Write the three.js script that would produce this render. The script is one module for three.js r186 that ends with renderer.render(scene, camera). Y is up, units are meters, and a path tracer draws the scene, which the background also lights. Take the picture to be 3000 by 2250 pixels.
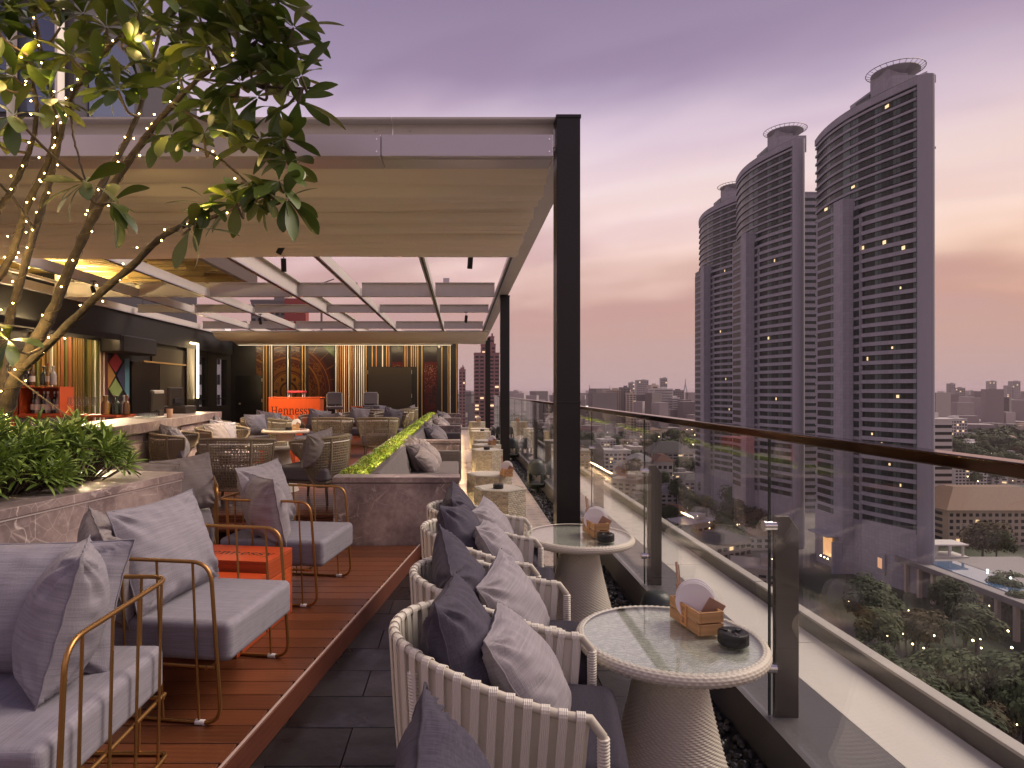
import * as THREE from 'three';
import { RoundedBoxGeometry } from 'three/addons/geometries/RoundedBoxGeometry.js';
import { mergeGeometries } from 'three/addons/utils/BufferGeometryUtils.js';
import { RectAreaLightUniformsLib } from 'three/addons/lights/RectAreaLightUniformsLib.js';
RectAreaLightUniformsLib.init();

// ---------- camera, sky, sun, exposure ----------
const scene = new THREE.Scene();
const camera = new THREE.PerspectiveCamera(62.81, 4 / 3, 0.05, 20000);
camera.position.set(0, 1.5, 0);
camera.setViewOffset(3000, 2250, 150, -20, 3000, 2250);   // rising/shifted lens: verticals stay vertical
const renderer = new THREE.WebGLRenderer({ antialias: true });
renderer.toneMapping = THREE.LinearToneMapping;
renderer.toneMappingExposure = 1.55;
renderer.shadowMap.enabled = true;

function rng(seed) { let s = seed >>> 0; return () => { s = (s + 0x6d2b79f5) | 0; let t = Math.imul(s ^ (s >>> 15), 1 | s); t = (t + Math.imul(t ^ (t >>> 7), 61 | t)) ^ t; return ((t ^ (t >>> 14)) >>> 0) / 4294967296; }; }
const hash = (x, y, s = 0) => { let h = Math.imul(x | 0, 374761393) + Math.imul(y | 0, 668265263) + Math.imul(s | 0, 974634777); h = Math.imul(h ^ (h >>> 13), 1274126177); return ((h ^ (h >>> 16)) >>> 0) / 4294967296; };
const lerp = (a, b, t) => a + (b - a) * t, clamp = (x, a = 0, b = 1) => Math.min(b, Math.max(a, x)), sstep = (a, b, x) => { const t = clamp((x - a) / (b - a)); return t * t * (3 - 2 * t); };
function vnoise(x, y, per = 0, s = 0) {      // value noise, tileable with a whole period
  const ix = Math.floor(x), iy = Math.floor(y), fx = x - ix, fy = y - iy, a = fx * fx * (3 - 2 * fx), b = fy * fy * (3 - 2 * fy);
  const w = (n) => per ? ((n % per) + per) % per : n;
  return lerp(lerp(hash(w(ix), w(iy), s), hash(w(ix + 1), w(iy), s), a), lerp(hash(w(ix), w(iy + 1), s), hash(w(ix + 1), w(iy + 1), s), a), b);
}
function fbm(x, y, oct = 4, per = 0, s = 0) { let v = 0, a = 0.5, n = 0; for (let i = 0; i < oct; i++) { v += a * vnoise(x, y, per, s + i); n += a; x *= 2; y *= 2; per *= 2; a *= 0.5; } return v / n; }
const lin = (c) => c <= 0.04045 ? c / 12.92 : ((c + 0.055) / 1.055) ** 2.4;

const SKY_GAIN = 0.735, SUN_AZ = 74 * Math.PI / 180, SUN_EL = 46 * Math.PI / 180;
{
  const W = 1280, H = 640, data = new Float32Array(W * H * 4);
  // colour by height (degrees): away from the sunset, and towards it
  const far = [[-2, 116, 96, 96], [0, 122, 101, 100], [3, 154, 124, 119], [7, 198, 160, 152], [12, 232, 201, 197], [17.5, 236, 215, 218], [22, 214, 194, 210], [27, 154, 137, 164], [33, 136, 120, 148], [45, 138, 124, 150], [90, 142, 130, 152]];
  const sunset = [[-2, 122, 96, 92], [0, 128, 100, 94], [3, 162, 125, 112], [7, 216, 168, 142], [10.5, 244, 206, 174], [14, 240, 212, 192], [19, 208, 184, 188], [25, 162, 145, 168], [33, 136, 120, 148], [45, 138, 124, 150], [90, 142, 130, 152]];
  const pick = (t, e) => { let i = 1; while (i < t.length - 1 && t[i][0] < e) i++; const a = t[i - 1], b = t[i], k = clamp((e - a[0]) / (b[0] - a[0])); return [1, 2, 3].map((c) => lin(lerp(a[c], b[c], k) / 255)); };
  for (let r = 0; r < H; r++) {
    const up = ((r + 0.5) / H - 0.5) * Math.PI, el = up * 180 / Math.PI;
    for (let c = 0; c < W; c++) {
      const round = ((c + 0.5) / W - 0.5) * 2 * Math.PI;
      let az = round + Math.PI / 2; if (az > Math.PI) az -= 2 * Math.PI;           // 0 straight ahead, + clockwise
      let da = az - SUN_AZ; if (da > Math.PI) da -= 2 * Math.PI; if (da < -Math.PI) da += 2 * Math.PI;
      const w = Math.exp(-((da * 180 / Math.PI / 44) ** 2));
      const e = Math.max(el, -2);
      const x = Math.cos(up) * Math.cos(round), y = Math.max(Math.sin(up), 0.02), z = Math.cos(up) * Math.sin(round);
      const k = 1 / (y + 0.16), px = x * k * 1.5, pz = z * k * 1.5;
      const tx = px * 0.85 + pz * 0.5, tz = -px * 0.5 + pz * 0.85;                // streets of cloud run one way
      const n = fbm(tx * 0.8 + 11, tz * 3.2 + 5, 5, 0, 3), n2 = fbm(tx * 1.4 + 3, tz * 2.4 + 9, 5, 0, 8);
      const band = sstep(0.42, 0.66, n), fade = sstep(1, 8, e) * (1 - 0.55 * sstep(30, 60, e));
      const ee = e + (n2 - 0.5) * 5 * fade;
      const a = pick(far, ee), b = pick(sunset, ee), o = (r * W + c) * 4;
      const bank = sstep(0.5, 0.62, fbm(tx * 0.35 + 40, tz * 1.1 + 2, 4, 0, 21)) * sstep(2, 6, e) * (1 - sstep(13, 19, e));
      for (let q = 0; q < 3; q++) {
        const clear = lerp(a[q], b[q], w), cloud = clear * [0.86, 0.80, 0.86][q];
        let v = lerp(clear * (1 + 0.18 * (n2 - 0.5) * fade), cloud, band * fade * 0.45);
        v = lerp(v, v * [0.84, 0.80, 0.84][q], bank * 0.9);
        data[o + q] = v * SKY_GAIN;
      }
      data[o + 3] = 1;
    }
  }
  const sky = new THREE.DataTexture(data, W, H, THREE.RGBAFormat, THREE.FloatType);
  sky.mapping = THREE.EquirectangularReflectionMapping; sky.magFilter = THREE.LinearFilter; sky.needsUpdate = true;
  scene.background = sky; scene.environment = sky;
}
const sun = new THREE.DirectionalLight(new THREE.Color().setRGB(1, 0.83, 0.70), 2.5);
sun.position.set(Math.sin(SUN_AZ) * Math.cos(SUN_EL) * 200, Math.sin(SUN_EL) * 200, -Math.cos(SUN_AZ) * Math.cos(SUN_EL) * 200);
sun.castShadow = true; sun.shadow.radius = 80; sun.shadow.mapSize.set(2048, 2048);
Object.assign(sun.shadow.camera, { left: -30, right: 30, top: 30, bottom: -30, near: 1, far: 600 });
scene.add(sun, sun.target);
scene.fog = new THREE.FogExp2(new THREE.Color().setRGB(0.56, 0.47, 0.50), 0.00007);

// ---------- helpers ----------
const V = (x, y, z) => new THREE.Vector3(x, y, z);
const taken = new Map();
function numbered(n) { const k = taken.get(n) ?? 0; taken.set(n, k + 1); return k ? n + '_' + String(k).padStart(3, '0') : n; }
function tag(o, label, category, group, kind) { if (label) o.userData.label = label; if (category) o.userData.category = category; if (group) o.userData.group = group; if (kind) o.userData.kind = kind; return o; }
function thing(name, label, category, group, pos = [0, 0, 0], turn = 0) {
  const o = new THREE.Group(); o.name = numbered(name); o.position.set(...pos); o.rotation.y = turn; scene.add(o); return tag(o, label, category, group);
}
function mesh(name, geo, mat, parent, pos, rot) {
  const m = new THREE.Mesh(geo, mat); m.name = parent ? name : numbered(name); m.castShadow = m.receiveShadow = true;
  if (pos) m.position.set(...pos); if (rot) m.rotation.set(...rot); (parent ?? scene).add(m); return m;
}
function structure(name, geo, mat, pos, rot) { return tag(mesh(name, geo, mat, null, pos, rot), null, null, null, 'structure'); }
function copyOf(o, label, pos, turn) { const c = o.clone(); c.name = numbered(o.name.replace(/_\d{3}$/, '')); scene.add(c); if (pos) c.position.set(...pos); if (turn !== undefined) c.rotation.y = turn; if (label) c.userData.label = label; return c; }
const merge = (list) => { const l = list.map((g) => { const n = g.index ? g.toNonIndexed() : g; for (const k of Object.keys(n.attributes)) if (!['position', 'normal', 'uv'].includes(k)) n.deleteAttribute(k); return n; }); return mergeGeometries(l, false); };
function flatUV(g, s = 1) {                 // uv in metres by the way each face points
  if (g.index) g = g.toNonIndexed();
  const p = g.attributes.position, n = g.attributes.normal, uv = new Float32Array(p.count * 2), a = V(), b = V(), c = V();
  for (let i = 0; i < p.count; i += 3) {
    a.fromBufferAttribute(p, i); b.fromBufferAttribute(p, i + 1).sub(a); c.fromBufferAttribute(p, i + 2).sub(a); b.cross(c);
    const x = Math.abs(b.x), y = Math.abs(b.y), z = Math.abs(b.z);
    for (let k = i; k < i + 3; k++) {
      const X = p.getX(k), Y = p.getY(k), Z = p.getZ(k);
      const [u, v] = y >= x && y >= z ? [X, Z] : x >= z ? [Z, Y] : [X, Y];
      uv[k * 2] = u * s; uv[k * 2 + 1] = v * s;
    }
  }
  g.setAttribute('uv', new THREE.BufferAttribute(uv, 2)); return g;
}
const box = (w, h, d, x = 0, y = 0, z = 0) => flatUV(new THREE.BoxGeometry(w, h, d).translate(x, y, z));
const span = (x0, x1, y0, y1, z0, z1) => box(Math.abs(x1 - x0), Math.abs(y1 - y0), Math.abs(z1 - z0), (x0 + x1) / 2, (y0 + y1) / 2, (z0 + z1) / 2);
const rbox = (w, h, d, r, x = 0, y = 0, z = 0, seg = 2) => flatUV(new RoundedBoxGeometry(w, h, d, seg, r).translate(x, y, z));
function rod(a, b, r0, r1 = r0, seg = 8) {
  const d = b.clone().sub(a), L = d.length(), g = new THREE.CylinderGeometry(r1, r0, L, seg, 1);
  g.translate(0, L / 2, 0).applyQuaternion(new THREE.Quaternion().setFromUnitVectors(V(0, 1, 0), d.normalize())); return g.translate(a.x, a.y, a.z);
}
function tube(pts, r, seg = 32, rad = 8, closed = false, tension = 0.5) { return new THREE.TubeGeometry(new THREE.CatmullRomCurve3(pts, closed, 'catmullrom', tension), seg, r, rad, closed); }
function bent(pts, R, r, rad = 8) {          // straight runs joined by rounded corners
  const path = new THREE.CurvePath(); let from = pts[0].clone();
  for (let i = 1; i < pts.length - 1; i++) {
    const a = pts[i - 1], p = pts[i], b = pts[i + 1], u = a.clone().sub(p), w = b.clone().sub(p), k = Math.min(R, u.length() / 2, w.length() / 2);
    const p0 = p.clone().add(u.normalize().multiplyScalar(k)), p1 = p.clone().add(w.normalize().multiplyScalar(k));
    path.add(new THREE.LineCurve3(from, p0)); path.add(new THREE.QuadraticBezierCurve3(p0, p, p1)); from = p1;
  }
  path.add(new THREE.LineCurve3(from, pts[pts.length - 1]));
  const list = []; for (const c of path.curves) { const n = c.isLineCurve3 ? 1 : 6; for (let i = 0; i <= n; i++) { const q = c.getPoint(i / n); if (!list.length || list[list.length - 1].distanceTo(q) > 1e-4) list.push(q); } }
  return sweep(list, r, rad);
}
function sweep(list, r, rad = 8) {           // tube through every given point; r may be a list
  const n = list.length, pos = [], nor = [], uv = [], idx = [], T = [], rr = (i) => Array.isArray(r) ? r[i] : r;
  for (let i = 0; i < n; i++) T.push(list[Math.min(i + 1, n - 1)].clone().sub(list[Math.max(i - 1, 0)]).normalize());
  let N = Math.abs(T[0].y) < 0.9 ? V(0, 1, 0) : V(1, 0, 0); N.addScaledVector(T[0], -N.dot(T[0])).normalize();
  let len = 0;
  for (let i = 0; i < n; i++) {
    if (i) { len += list[i].distanceTo(list[i - 1]); N.addScaledVector(T[i], -N.dot(T[i])).normalize(); }
    const B = T[i].clone().cross(N);
    for (let k = 0; k <= rad; k++) { const a = k / rad * 2 * Math.PI, d = N.clone().multiplyScalar(Math.cos(a)).addScaledVector(B, Math.sin(a)); pos.push(list[i].x + d.x * rr(i), list[i].y + d.y * rr(i), list[i].z + d.z * rr(i)); nor.push(d.x, d.y, d.z); uv.push(len, k / rad); }
  }
  for (let i = 0; i < n - 1; i++) for (let k = 0; k < rad; k++) { const a = i * (rad + 1) + k, b = a + rad + 1; idx.push(a, a + 1, b, b, a + 1, b + 1); }
  const add = (i, s) => { const c = pos.length / 3; pos.push(list[i].x, list[i].y, list[i].z); nor.push(T[i].x * s, T[i].y * s, T[i].z * s); uv.push(0, 0); for (let k = 0; k < rad; k++) { const a = i * (rad + 1) + k; s > 0 ? idx.push(a, a + 1, c) : idx.push(a + 1, a, c); } };
  add(0, -1); add(n - 1, 1);
  const g = new THREE.BufferGeometry(); g.setAttribute('position', new THREE.Float32BufferAttribute(pos, 3)); g.setAttribute('normal', new THREE.Float32BufferAttribute(nor, 3)); g.setAttribute('uv', new THREE.Float32BufferAttribute(uv, 2)); g.setIndex(idx); return g;
}
function grid(nu, nv, f, uvf) {               // parametric sheet, f(u,v)->Vector3
  const pos = [], uv = [], idx = [];
  for (let j = 0; j <= nv; j++) for (let i = 0; i <= nu; i++) { const p = f(i / nu, j / nv); pos.push(p.x, p.y, p.z); const q = uvf ? uvf(i / nu, j / nv) : [i / nu, j / nv]; uv.push(q[0], q[1]); }
  for (let j = 0; j < nv; j++) for (let i = 0; i < nu; i++) { const a = j * (nu + 1) + i, b = a + nu + 1; idx.push(a, a + 1, b, b, a + 1, b + 1); }
  const g = new THREE.BufferGeometry(); g.setAttribute('position', new THREE.Float32BufferAttribute(pos, 3)); g.setAttribute('uv', new THREE.Float32BufferAttribute(uv, 2)); g.setIndex(idx); g.computeVertexNormals(); return g;
}
function lathe(prof, seg = 48) { return new THREE.LatheGeometry(prof.map((p) => new THREE.Vector2(p[0], p[1])), seg); }
function prism(pts, y0, y1, bevel = 0) {      // plan outline (x, d) raised from y0 to y1; d runs away from the camera's side
  const s = new THREE.Shape(pts.map((p) => new THREE.Vector2(p[0], p[1])));
  const g = new THREE.ExtrudeGeometry(s, { depth: y1 - y0, bevelEnabled: bevel > 0, bevelSize: bevel, bevelThickness: bevel, bevelSegments: 1, steps: 1 });
  g.rotateX(-Math.PI / 2).translate(0, y0, 0); return flatUV(g);
}
const at = (u, v, d) => V((u - 1350) / 1843 * d, 1.5 - (v - 1145) / 1843 * d, -d);   // a place d metres ahead, by the lens's angles
const inst = (name, geo, mat, list, parent, kind = 'stuff') => {
  const m = new THREE.InstancedMesh(geo, mat, list.length), o = new THREE.Object3D(); m.name = parent ? name : numbered(name); m.castShadow = m.receiveShadow = true;
  list.forEach((t, i) => { o.position.copy(t.p); if (t.q) o.quaternion.copy(t.q); else o.rotation.set(...(t.r ?? [0, 0, 0])); o.scale.set(...(t.s ? (Array.isArray(t.s) ? t.s : [t.s, t.s, t.s]) : [1, 1, 1])); o.updateMatrix(); m.setMatrixAt(i, o.matrix); if (t.c) m.setColorAt(i, t.c); });
  m.userData.kind = kind; (parent ?? scene).add(m); return m;
};

// ---------- textures ----------
function tex(w, h, f, rx = 1, ry = rx, srgb = false) {
  const d = new Uint8Array(w * h * 4);
  for (let y = 0; y < h; y++) for (let x = 0; x < w; x++) { const c = f((x + 0.5) / w, (y + 0.5) / h, x, y), o = (y * w + x) * 4; if (typeof c === 'number') d[o] = d[o + 1] = d[o + 2] = clamp(c) * 255; else for (let k = 0; k < 3; k++) d[o + k] = clamp(c[k]) * 255; d[o + 3] = 255; }
  const t = new THREE.DataTexture(d, w, h); t.wrapS = t.wrapT = THREE.RepeatWrapping; t.magFilter = THREE.LinearFilter; t.repeat.set(rx, ry); if (srgb) t.colorSpace = THREE.SRGBColorSpace; t.needsUpdate = true; return t;
}
function canvasTex(w, h, draw) { const c = document.createElement('canvas'); c.width = w; c.height = h; draw(c.getContext('2d'), w, h); const t = new THREE.CanvasTexture(c); t.colorSpace = THREE.SRGBColorSpace; t.magFilter = THREE.LinearFilter; return t; }
const rgb = (r, g, b) => new THREE.Color().setRGB(r, g, b);
const std = (c, roughness = 0.7, o = {}) => new THREE.MeshStandardMaterial({ color: Array.isArray(c) ? rgb(...c) : c, roughness, ...o });
const phys = (c, roughness = 0.7, o = {}) => new THREE.MeshPhysicalMaterial({ color: Array.isArray(c) ? rgb(...c) : c, roughness, ...o });
const glow = (c, k, o = {}) => std([0.8, 0.8, 0.8], 0.5, { emissive: rgb(...c), emissiveIntensity: k, ...o });
// ---------- materials ----------
const T = {};
T.fabric = tex(512, 512, (u, v) => { const s = (a, b, k) => { const iy = Math.floor(v * a), fy = v * a - iy; return lerp(hash(iy % a, Math.floor(u * b) % b, k), hash(iy % a, (Math.floor(u * b) + 1) % b, k), (u * b) % 1); }; return 0.66 + 0.34 * (0.62 * s(128, 8, 1) + 0.2 * vnoise(u * 64, v * 8, 8, 2) + 0.18 * vnoise(u * 256, v * 256, 256, 3)); }, 1.7);
T.fabricBump = tex(512, 512, (u, v) => 0.5 * vnoise(u * 16, v * 170, 8, 4) + 0.5 * vnoise(u * 170, v * 16, 8, 5), 4);
T.linen = tex(512, 512, (u, v) => { const a = vnoise(u * 16, v * 200, 8, 11), b = vnoise(u * 200, v * 16, 8, 12); return 0.55 + 0.45 * clamp(0.5 * a + 0.5 * b + 0.5 * (vnoise(u * 128, v * 128, 128, 6) - 0.5)); }, 2);
T.marble = tex(768, 768, (u, v) => {
  const wx = fbm(u * 4, v * 4, 5, 4, 1) - 0.5, wy = fbm(u * 4, v * 4, 5, 4, 9) - 0.5;
  const m = fbm(u * 6 + wx, v * 6 + wy, 6, 6, 20), fine = fbm(u * 48, v * 48, 3, 48, 31);
  let c = [146, 131, 128].map((k, i) => k + (m - 0.5) * [110, 104, 96][i] + (fine - 0.5) * 34);
  const vein = (s, f, w, amp) => { const q = Math.abs(fbm(u * f + wx * 1.4, v * f + wy * 1.4, 5, f, s) - 0.5); return amp * (1 - sstep(0, w, q)); };
  const crack = (n, s, w) => { const x = (u + wx * 0.035) * n, y = (v + wy * 0.035) * n, ix = Math.floor(x), iy = Math.floor(y); let a = 9, b = 9; for (let j = -1; j < 2; j++) for (let i = -1; i < 2; i++) { const cx = ((ix + i) % n + n) % n, cy = ((iy + j) % n + n) % n, q = Math.hypot(ix + i + hash(cx, cy, s) - x, iy + j + hash(cx, cy, s + 1) - y); if (q < a) { b = a; a = q; } else if (q < b) b = q; } return 1 - sstep(0, w, b - a); };
  const k = clamp(0.62 * crack(7, 3, 0.045) * sstep(0.44, 0.6, fbm(u * 6, v * 6, 3, 6, 50)) + 0.42 * crack(15, 8, 0.06) * sstep(0.5, 0.64, fbm(u * 5, v * 5, 3, 5, 51)) + vein(40, 3, 0.016, 0.85) * sstep(0.36, 0.55, fbm(u * 5, v * 5, 3, 5, 77)) + vein(60, 7, 0.013, 0.6) * sstep(0.42, 0.58, fbm(u * 4, v * 4, 3, 4, 78)) + vein(90, 15, 0.012, 0.3) * sstep(0.42, 0.6, fbm(u * 3, v * 3, 3, 3, 79)));
  return c.map((x, i) => lerp(x, [205, 194, 188][i], k) / 255);
}, 0.7, 0.7, true);
T.wood = tex(512, 512, (u, v) => 0.62 + 0.38 * fbm(u * 4, v * 64, 4, 4, 5) - 0.12 * sstep(0.6, 0.75, fbm(u * 8, v * 8, 3, 8, 8)), 0.8, 2.2);
T.slate = tex(512, 512, (u, v) => { const n = fbm(u * 5, v * 5, 6, 5, 2), k = fbm(u * 14 + n, v * 14, 4, 14, 7); return 0.3 + 0.5 * n + 0.3 * (k - 0.5) + 0.25 * sstep(0.62, 0.8, fbm(u * 3, v * 3, 4, 3, 15)); }, 0.9);
T.slateBump = tex(512, 512, (u, v) => fbm(u * 10, v * 10, 6, 10, 42), 0.9);
T.stone = tex(512, 512, (u, v) => 0.72 + 0.28 * (0.6 * fbm(u * 8, v * 8, 5, 8, 3) + 0.4 * vnoise(u * 200, v * 200, 200, 4)), 0.8);
T.plaster = tex(512, 512, (u, v) => 0.8 + 0.2 * (0.5 * fbm(u * 5, v * 5, 5, 5, 13) + 0.3 * fbm(u * 24, v * 3, 3, 3, 14) + 0.2 * vnoise(u * 250, v * 250, 250, 5)), 0.5);
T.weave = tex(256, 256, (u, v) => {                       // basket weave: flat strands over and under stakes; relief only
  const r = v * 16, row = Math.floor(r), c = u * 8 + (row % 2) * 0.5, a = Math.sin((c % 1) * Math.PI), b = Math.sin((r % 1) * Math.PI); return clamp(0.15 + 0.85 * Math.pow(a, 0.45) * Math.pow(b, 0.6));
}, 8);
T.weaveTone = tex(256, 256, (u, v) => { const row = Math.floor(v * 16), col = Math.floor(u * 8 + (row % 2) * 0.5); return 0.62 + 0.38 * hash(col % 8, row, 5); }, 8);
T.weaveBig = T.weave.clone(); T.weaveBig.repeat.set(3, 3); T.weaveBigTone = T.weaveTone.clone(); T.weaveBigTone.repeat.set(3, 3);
T.brushed = tex(256, 256, (u, v) => 0.35 + 0.4 * vnoise(u * 2, v * 256, 2, 6) , 2);
T.pattern = canvasTex(512, 512, (g, w) => {               // printed cement tile
  g.fillStyle = '#b9aca4'; g.fillRect(0, 0, w, w);
  const dark = '#8d8382', mid = '#a1958f';
  for (const [x, y] of [[0, 0], [w, 0], [0, w], [w, w], [w / 2, w / 2]]) {
    g.fillStyle = mid; g.beginPath(); g.arc(x, y, w * 0.24, 0, 7); g.fill(); g.fillStyle = '#c4b8b0'; g.beginPath(); g.arc(x, y, w * 0.19, 0, 7); g.fill();
    g.fillStyle = dark; for (let k = 0; k < 8; k++) { g.save(); g.translate(x, y); g.rotate(k * Math.PI / 4); g.beginPath(); g.ellipse(0, -w * 0.1, w * 0.034, w * 0.08, 0, 0, 7); g.fill(); g.restore(); }
  }
  g.strokeStyle = dark; g.lineWidth = w * 0.02;
  for (const [x, y] of [[w / 2, 0], [w / 2, w], [0, w / 2], [w, w / 2]]) { g.beginPath(); g.arc(x, y, w * 0.14, 0, 7); g.stroke(); g.beginPath(); g.arc(x, y, w * 0.08, 0, 7); g.stroke(); }
});
T.strap = tex(64, 16, (u) => 0.5 + 0.5 * Math.cos(u * Math.PI * 2 * 5), 1);
T.bark = tex(256, 512, (u, v) => { const n = fbm(u * 6, v * 20, 5, 2, 9), m = fbm(u * 10, v * 14, 4, 2, 33); return clamp(0.34 + 0.55 * n + 0.45 * sstep(0.55, 0.7, m)); }, 6, 1);
T.panes = tex(512, 64, (u, v, x, y) => { const k = Math.floor(u * 64), q = hash(k, 1, 8), cur = hash(k, 4, 2) > 0.62 ? 0.55 + 0.45 * hash(k, 5, 3) : 0.1 + 0.15 * q; const edge = (u * 64) % 1 < 0.09 ? 0.06 : 1; return [cur * 0.8 * edge, cur * 0.95 * edge, cur * 0.95 * edge]; }, 1);
T.cladding = tex(256, 256, (u, v) => ((u * 8) % 1 < 0.05 || (v * 8) % 1 < 0.05 ? 0.72 : 0.86 + 0.14 * hash(Math.floor(u * 8), Math.floor(v * 8), 3)) * (0.9 + 0.1 * fbm(u * 8, v * 8, 3, 8, 3)), 1 / 12);
T.roofTile = tex(256, 256, (u, v) => 0.7 + 0.3 * vnoise(u * 64, v * 32, 32, 2) - ((v * 24) % 1 < 0.2 ? 0.2 : 0), 0.15);

const M = {};
M.slate = [0, 1, 2, 3].map((i) => std([0.016 + i * 0.009, 0.0145 + i * 0.0075, 0.0155 + i * 0.008], 0.62, { map: T.slate, roughnessMap: T.slate, bumpMap: T.slateBump, bumpScale: 0.004 }));
M.grout = std([0.018, 0.016, 0.016], 0.9, { map: T.stone });
M.cement = std([0.85, 0.82, 0.8], 0.45, { map: T.pattern });
M.deck = [0, 1, 2, 3].map((i) => std([0.128 + i * 0.023, 0.042 + i * 0.0075, 0.0175 + i * 0.003], 0.33, { map: T.wood, bumpMap: T.wood, bumpScale: 0.0012 }));
M.deckEdge = std([0.16, 0.048, 0.026], 0.42, { map: T.wood });
M.wornEdge = std([0.52, 0.38, 0.32], 0.55, { map: T.stone });
M.deckUnder = std([0.02, 0.012, 0.01], 0.9);
M.marble = std([1, 1, 1], 0.3, { map: T.marble });
M.marbleStrip = [0.8, 0.95, 1.1].map((k) => std([k, k * 0.97, k * 0.95], 0.42, { map: T.marble }));
M.granite = std([0.115, 0.11, 0.115], 0.35, { map: T.stone });
M.ledge = std([0.66, 0.63, 0.57], 0.6, { map: T.plaster });
M.kerbFace = std([0.13, 0.12, 0.11], 0.5, { map: T.stone });
M.kerbTop = std([0.46, 0.43, 0.39], 0.6, { map: T.plaster });
M.steelBlack = std([0.012, 0.011, 0.012], 0.38, { metalness: 0.2 });
M.whiteSteel = std([0.56, 0.52, 0.48], 0.5, { map: T.plaster });
M.alu = std([0.50, 0.47, 0.52], 0.32, { metalness: 0.35 });
M.fabricRoof = std([0.80, 0.72, 0.61], 0.85);
M.trackDark = std([0.05, 0.045, 0.04], 0.6);
M.bronze = std([0.095, 0.055, 0.032], 0.2, { metalness: 1, roughnessMap: T.brushed });
M.stainless = std([0.17, 0.155, 0.145], 0.32, { metalness: 1 });
M.chrome = std([0.75, 0.72, 0.7], 0.12, { metalness: 1 });
M.glass = phys([0.95, 0.96, 0.95], 0, { transmission: 1, ior: 1.34 });
M.glassEdge = std([0.02, 0.03, 0.028], 0.2);
M.pebble = std([0.022, 0.022, 0.025], 0.28);
M.black = std([0.014, 0.013, 0.013], 0.55, { map: T.stone });
M.blackGloss = std([0.012, 0.011, 0.011], 0.22);
M.darkPanel = std([0.03, 0.024, 0.016], 0.32);
M.soil = std([0.03, 0.02, 0.014], 0.95, { map: T.stone });

// ---------- the terrace floor ----------
structure('terrace_slab', span(-14, 1.98, -0.6, -0.03, 4, -25), M.grout);
{ // dark slate paving
  const floor = structure('slate_floor', span(-2.6, 1.02, -0.028, -0.012, 1.4, -5.36), M.grout);
  const r = rng(5), w = 0.6, h = 0.3;
  const gs = new Map();
  for (let j = 0; j < 23; j++) for (let i = -1; i < 4; i++) {
    let x0 = -1.38 + i * w + (j % 2) * 0.3, x1 = x0 + w - 0.004; const d0 = -1.2 + j * h * 0.9534, d1 = d0 + h * 0.9534 - 0.004;
    x1 = Math.min(x1, 1.018); if (x1 - x0 < 0.05) continue;
    const k = (x1 - x0).toFixed(3); if (!gs.has(k)) gs.set(k, flatUV(new RoundedBoxGeometry(x1 - x0, 0.02, d1 - d0, 1, 0.002)));
    const g = gs.get(k).clone(), uv = g.attributes.uv, ox = r() * 7, oy = r() * 7; for (let q = 0; q < uv.count; q++) uv.setXY(q, uv.getX(q) + ox, uv.getY(q) + oy);
    mesh('slate_tile', g, M.slate[Math.floor(r() * 4)], floor, [(x0 + x1) / 2, -0.0105 + (r() - 0.5) * 0.002, -(d0 + d1) / 2]);
  }
}
{ // printed cement tiles of the walkway
  const floor = structure('walkway_floor', span(-0.2, 1.02, -0.028, -0.012, -5.37, -25), M.grout);
  const g = new RoundedBoxGeometry(0.296, 0.02, 0.296, 1, 0.002), p = g.attributes.position, uv = g.attributes.uv; for (let i = 0; i < p.count; i++) uv.setXY(i, p.getX(i) / 0.296 + 0.5, p.getZ(i) / 0.296 + 0.5);
  for (let j = 0; j < 26; j++) for (let i = 0; i < 4; i++) mesh('cement_tile', g, M.cement, floor, [-0.03 + i * 0.3, -0.01, -5.53 - j * 0.3]);
  const s = new THREE.PlaneGeometry(1.2, 11.3).rotateX(-Math.PI / 2), sp = s.attributes.position; for (let i = 0; i < sp.count; i++) s.attributes.uv.setXY(i, sp.getX(i) / 0.3, sp.getZ(i) / 0.3);
  const m2 = M.cement.clone(); m2.map = T.pattern.clone(); m2.map.wrapS = m2.map.wrapT = THREE.RepeatWrapping;
  mesh('far_tiling', s, m2, floor, [0.42, 0, -18.85]).userData.kind = 'stuff';
}
const EDGE = (d) => -0.87 + 0.153 * (d - 2.31);          // where the low deck ends beside the slate
{ // low timber deck, boards across
  const deck = structure('timber_deck', prism([[-3.4, -1.5], [EDGE(-1.5) - 0.03, -1.5], [EDGE(5.66) - 0.03, 5.66], [-3.4, 5.66]], -0.02, 0.085), M.deckUnder);
  const r = rng(9);
  for (let i = 0; i < 53; i++) {
    const d0 = -1.35 + i * 0.132, x1 = EDGE(d0 + 0.064) - 0.026, x0 = -3.3, L = x1 - x0;
    const g = flatUV(new RoundedBoxGeometry(L, 0.026, 0.127, 1, 0.004)), uv = g.attributes.uv, ox = r() * 5, oy = r() * 5; for (let q = 0; q < uv.count; q++) uv.setXY(q, uv.getX(q) + ox, uv.getY(q) + oy);
    mesh('board', g, M.deck[Math.floor(r() * 4)], deck, [(x0 + x1) / 2, 0.1, -d0 - 0.064]);
  }
  const a = V(EDGE(-1.5), 0, 1.5), b = V(EDGE(5.66), 0, -5.66), L = a.distanceTo(b), mid = a.clone().add(b).multiplyScalar(0.5), t = Math.atan2(b.x - a.x, -(b.z - a.z));
  mesh('fascia_board', rbox(0.022, 0.118, L, 0.004), M.deckEdge, deck, [mid.x - 0.011, 0.058, mid.z], [0, -t, 0]);
  mesh('worn_edge_strip', rbox(0.012, 0.007, L - 0.01, 0.003), M.wornEdge, deck, [mid.x - 0.012, 0.1185, mid.z], [0, -t, 0]);
}
const UP_Y = 0.265;
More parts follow.
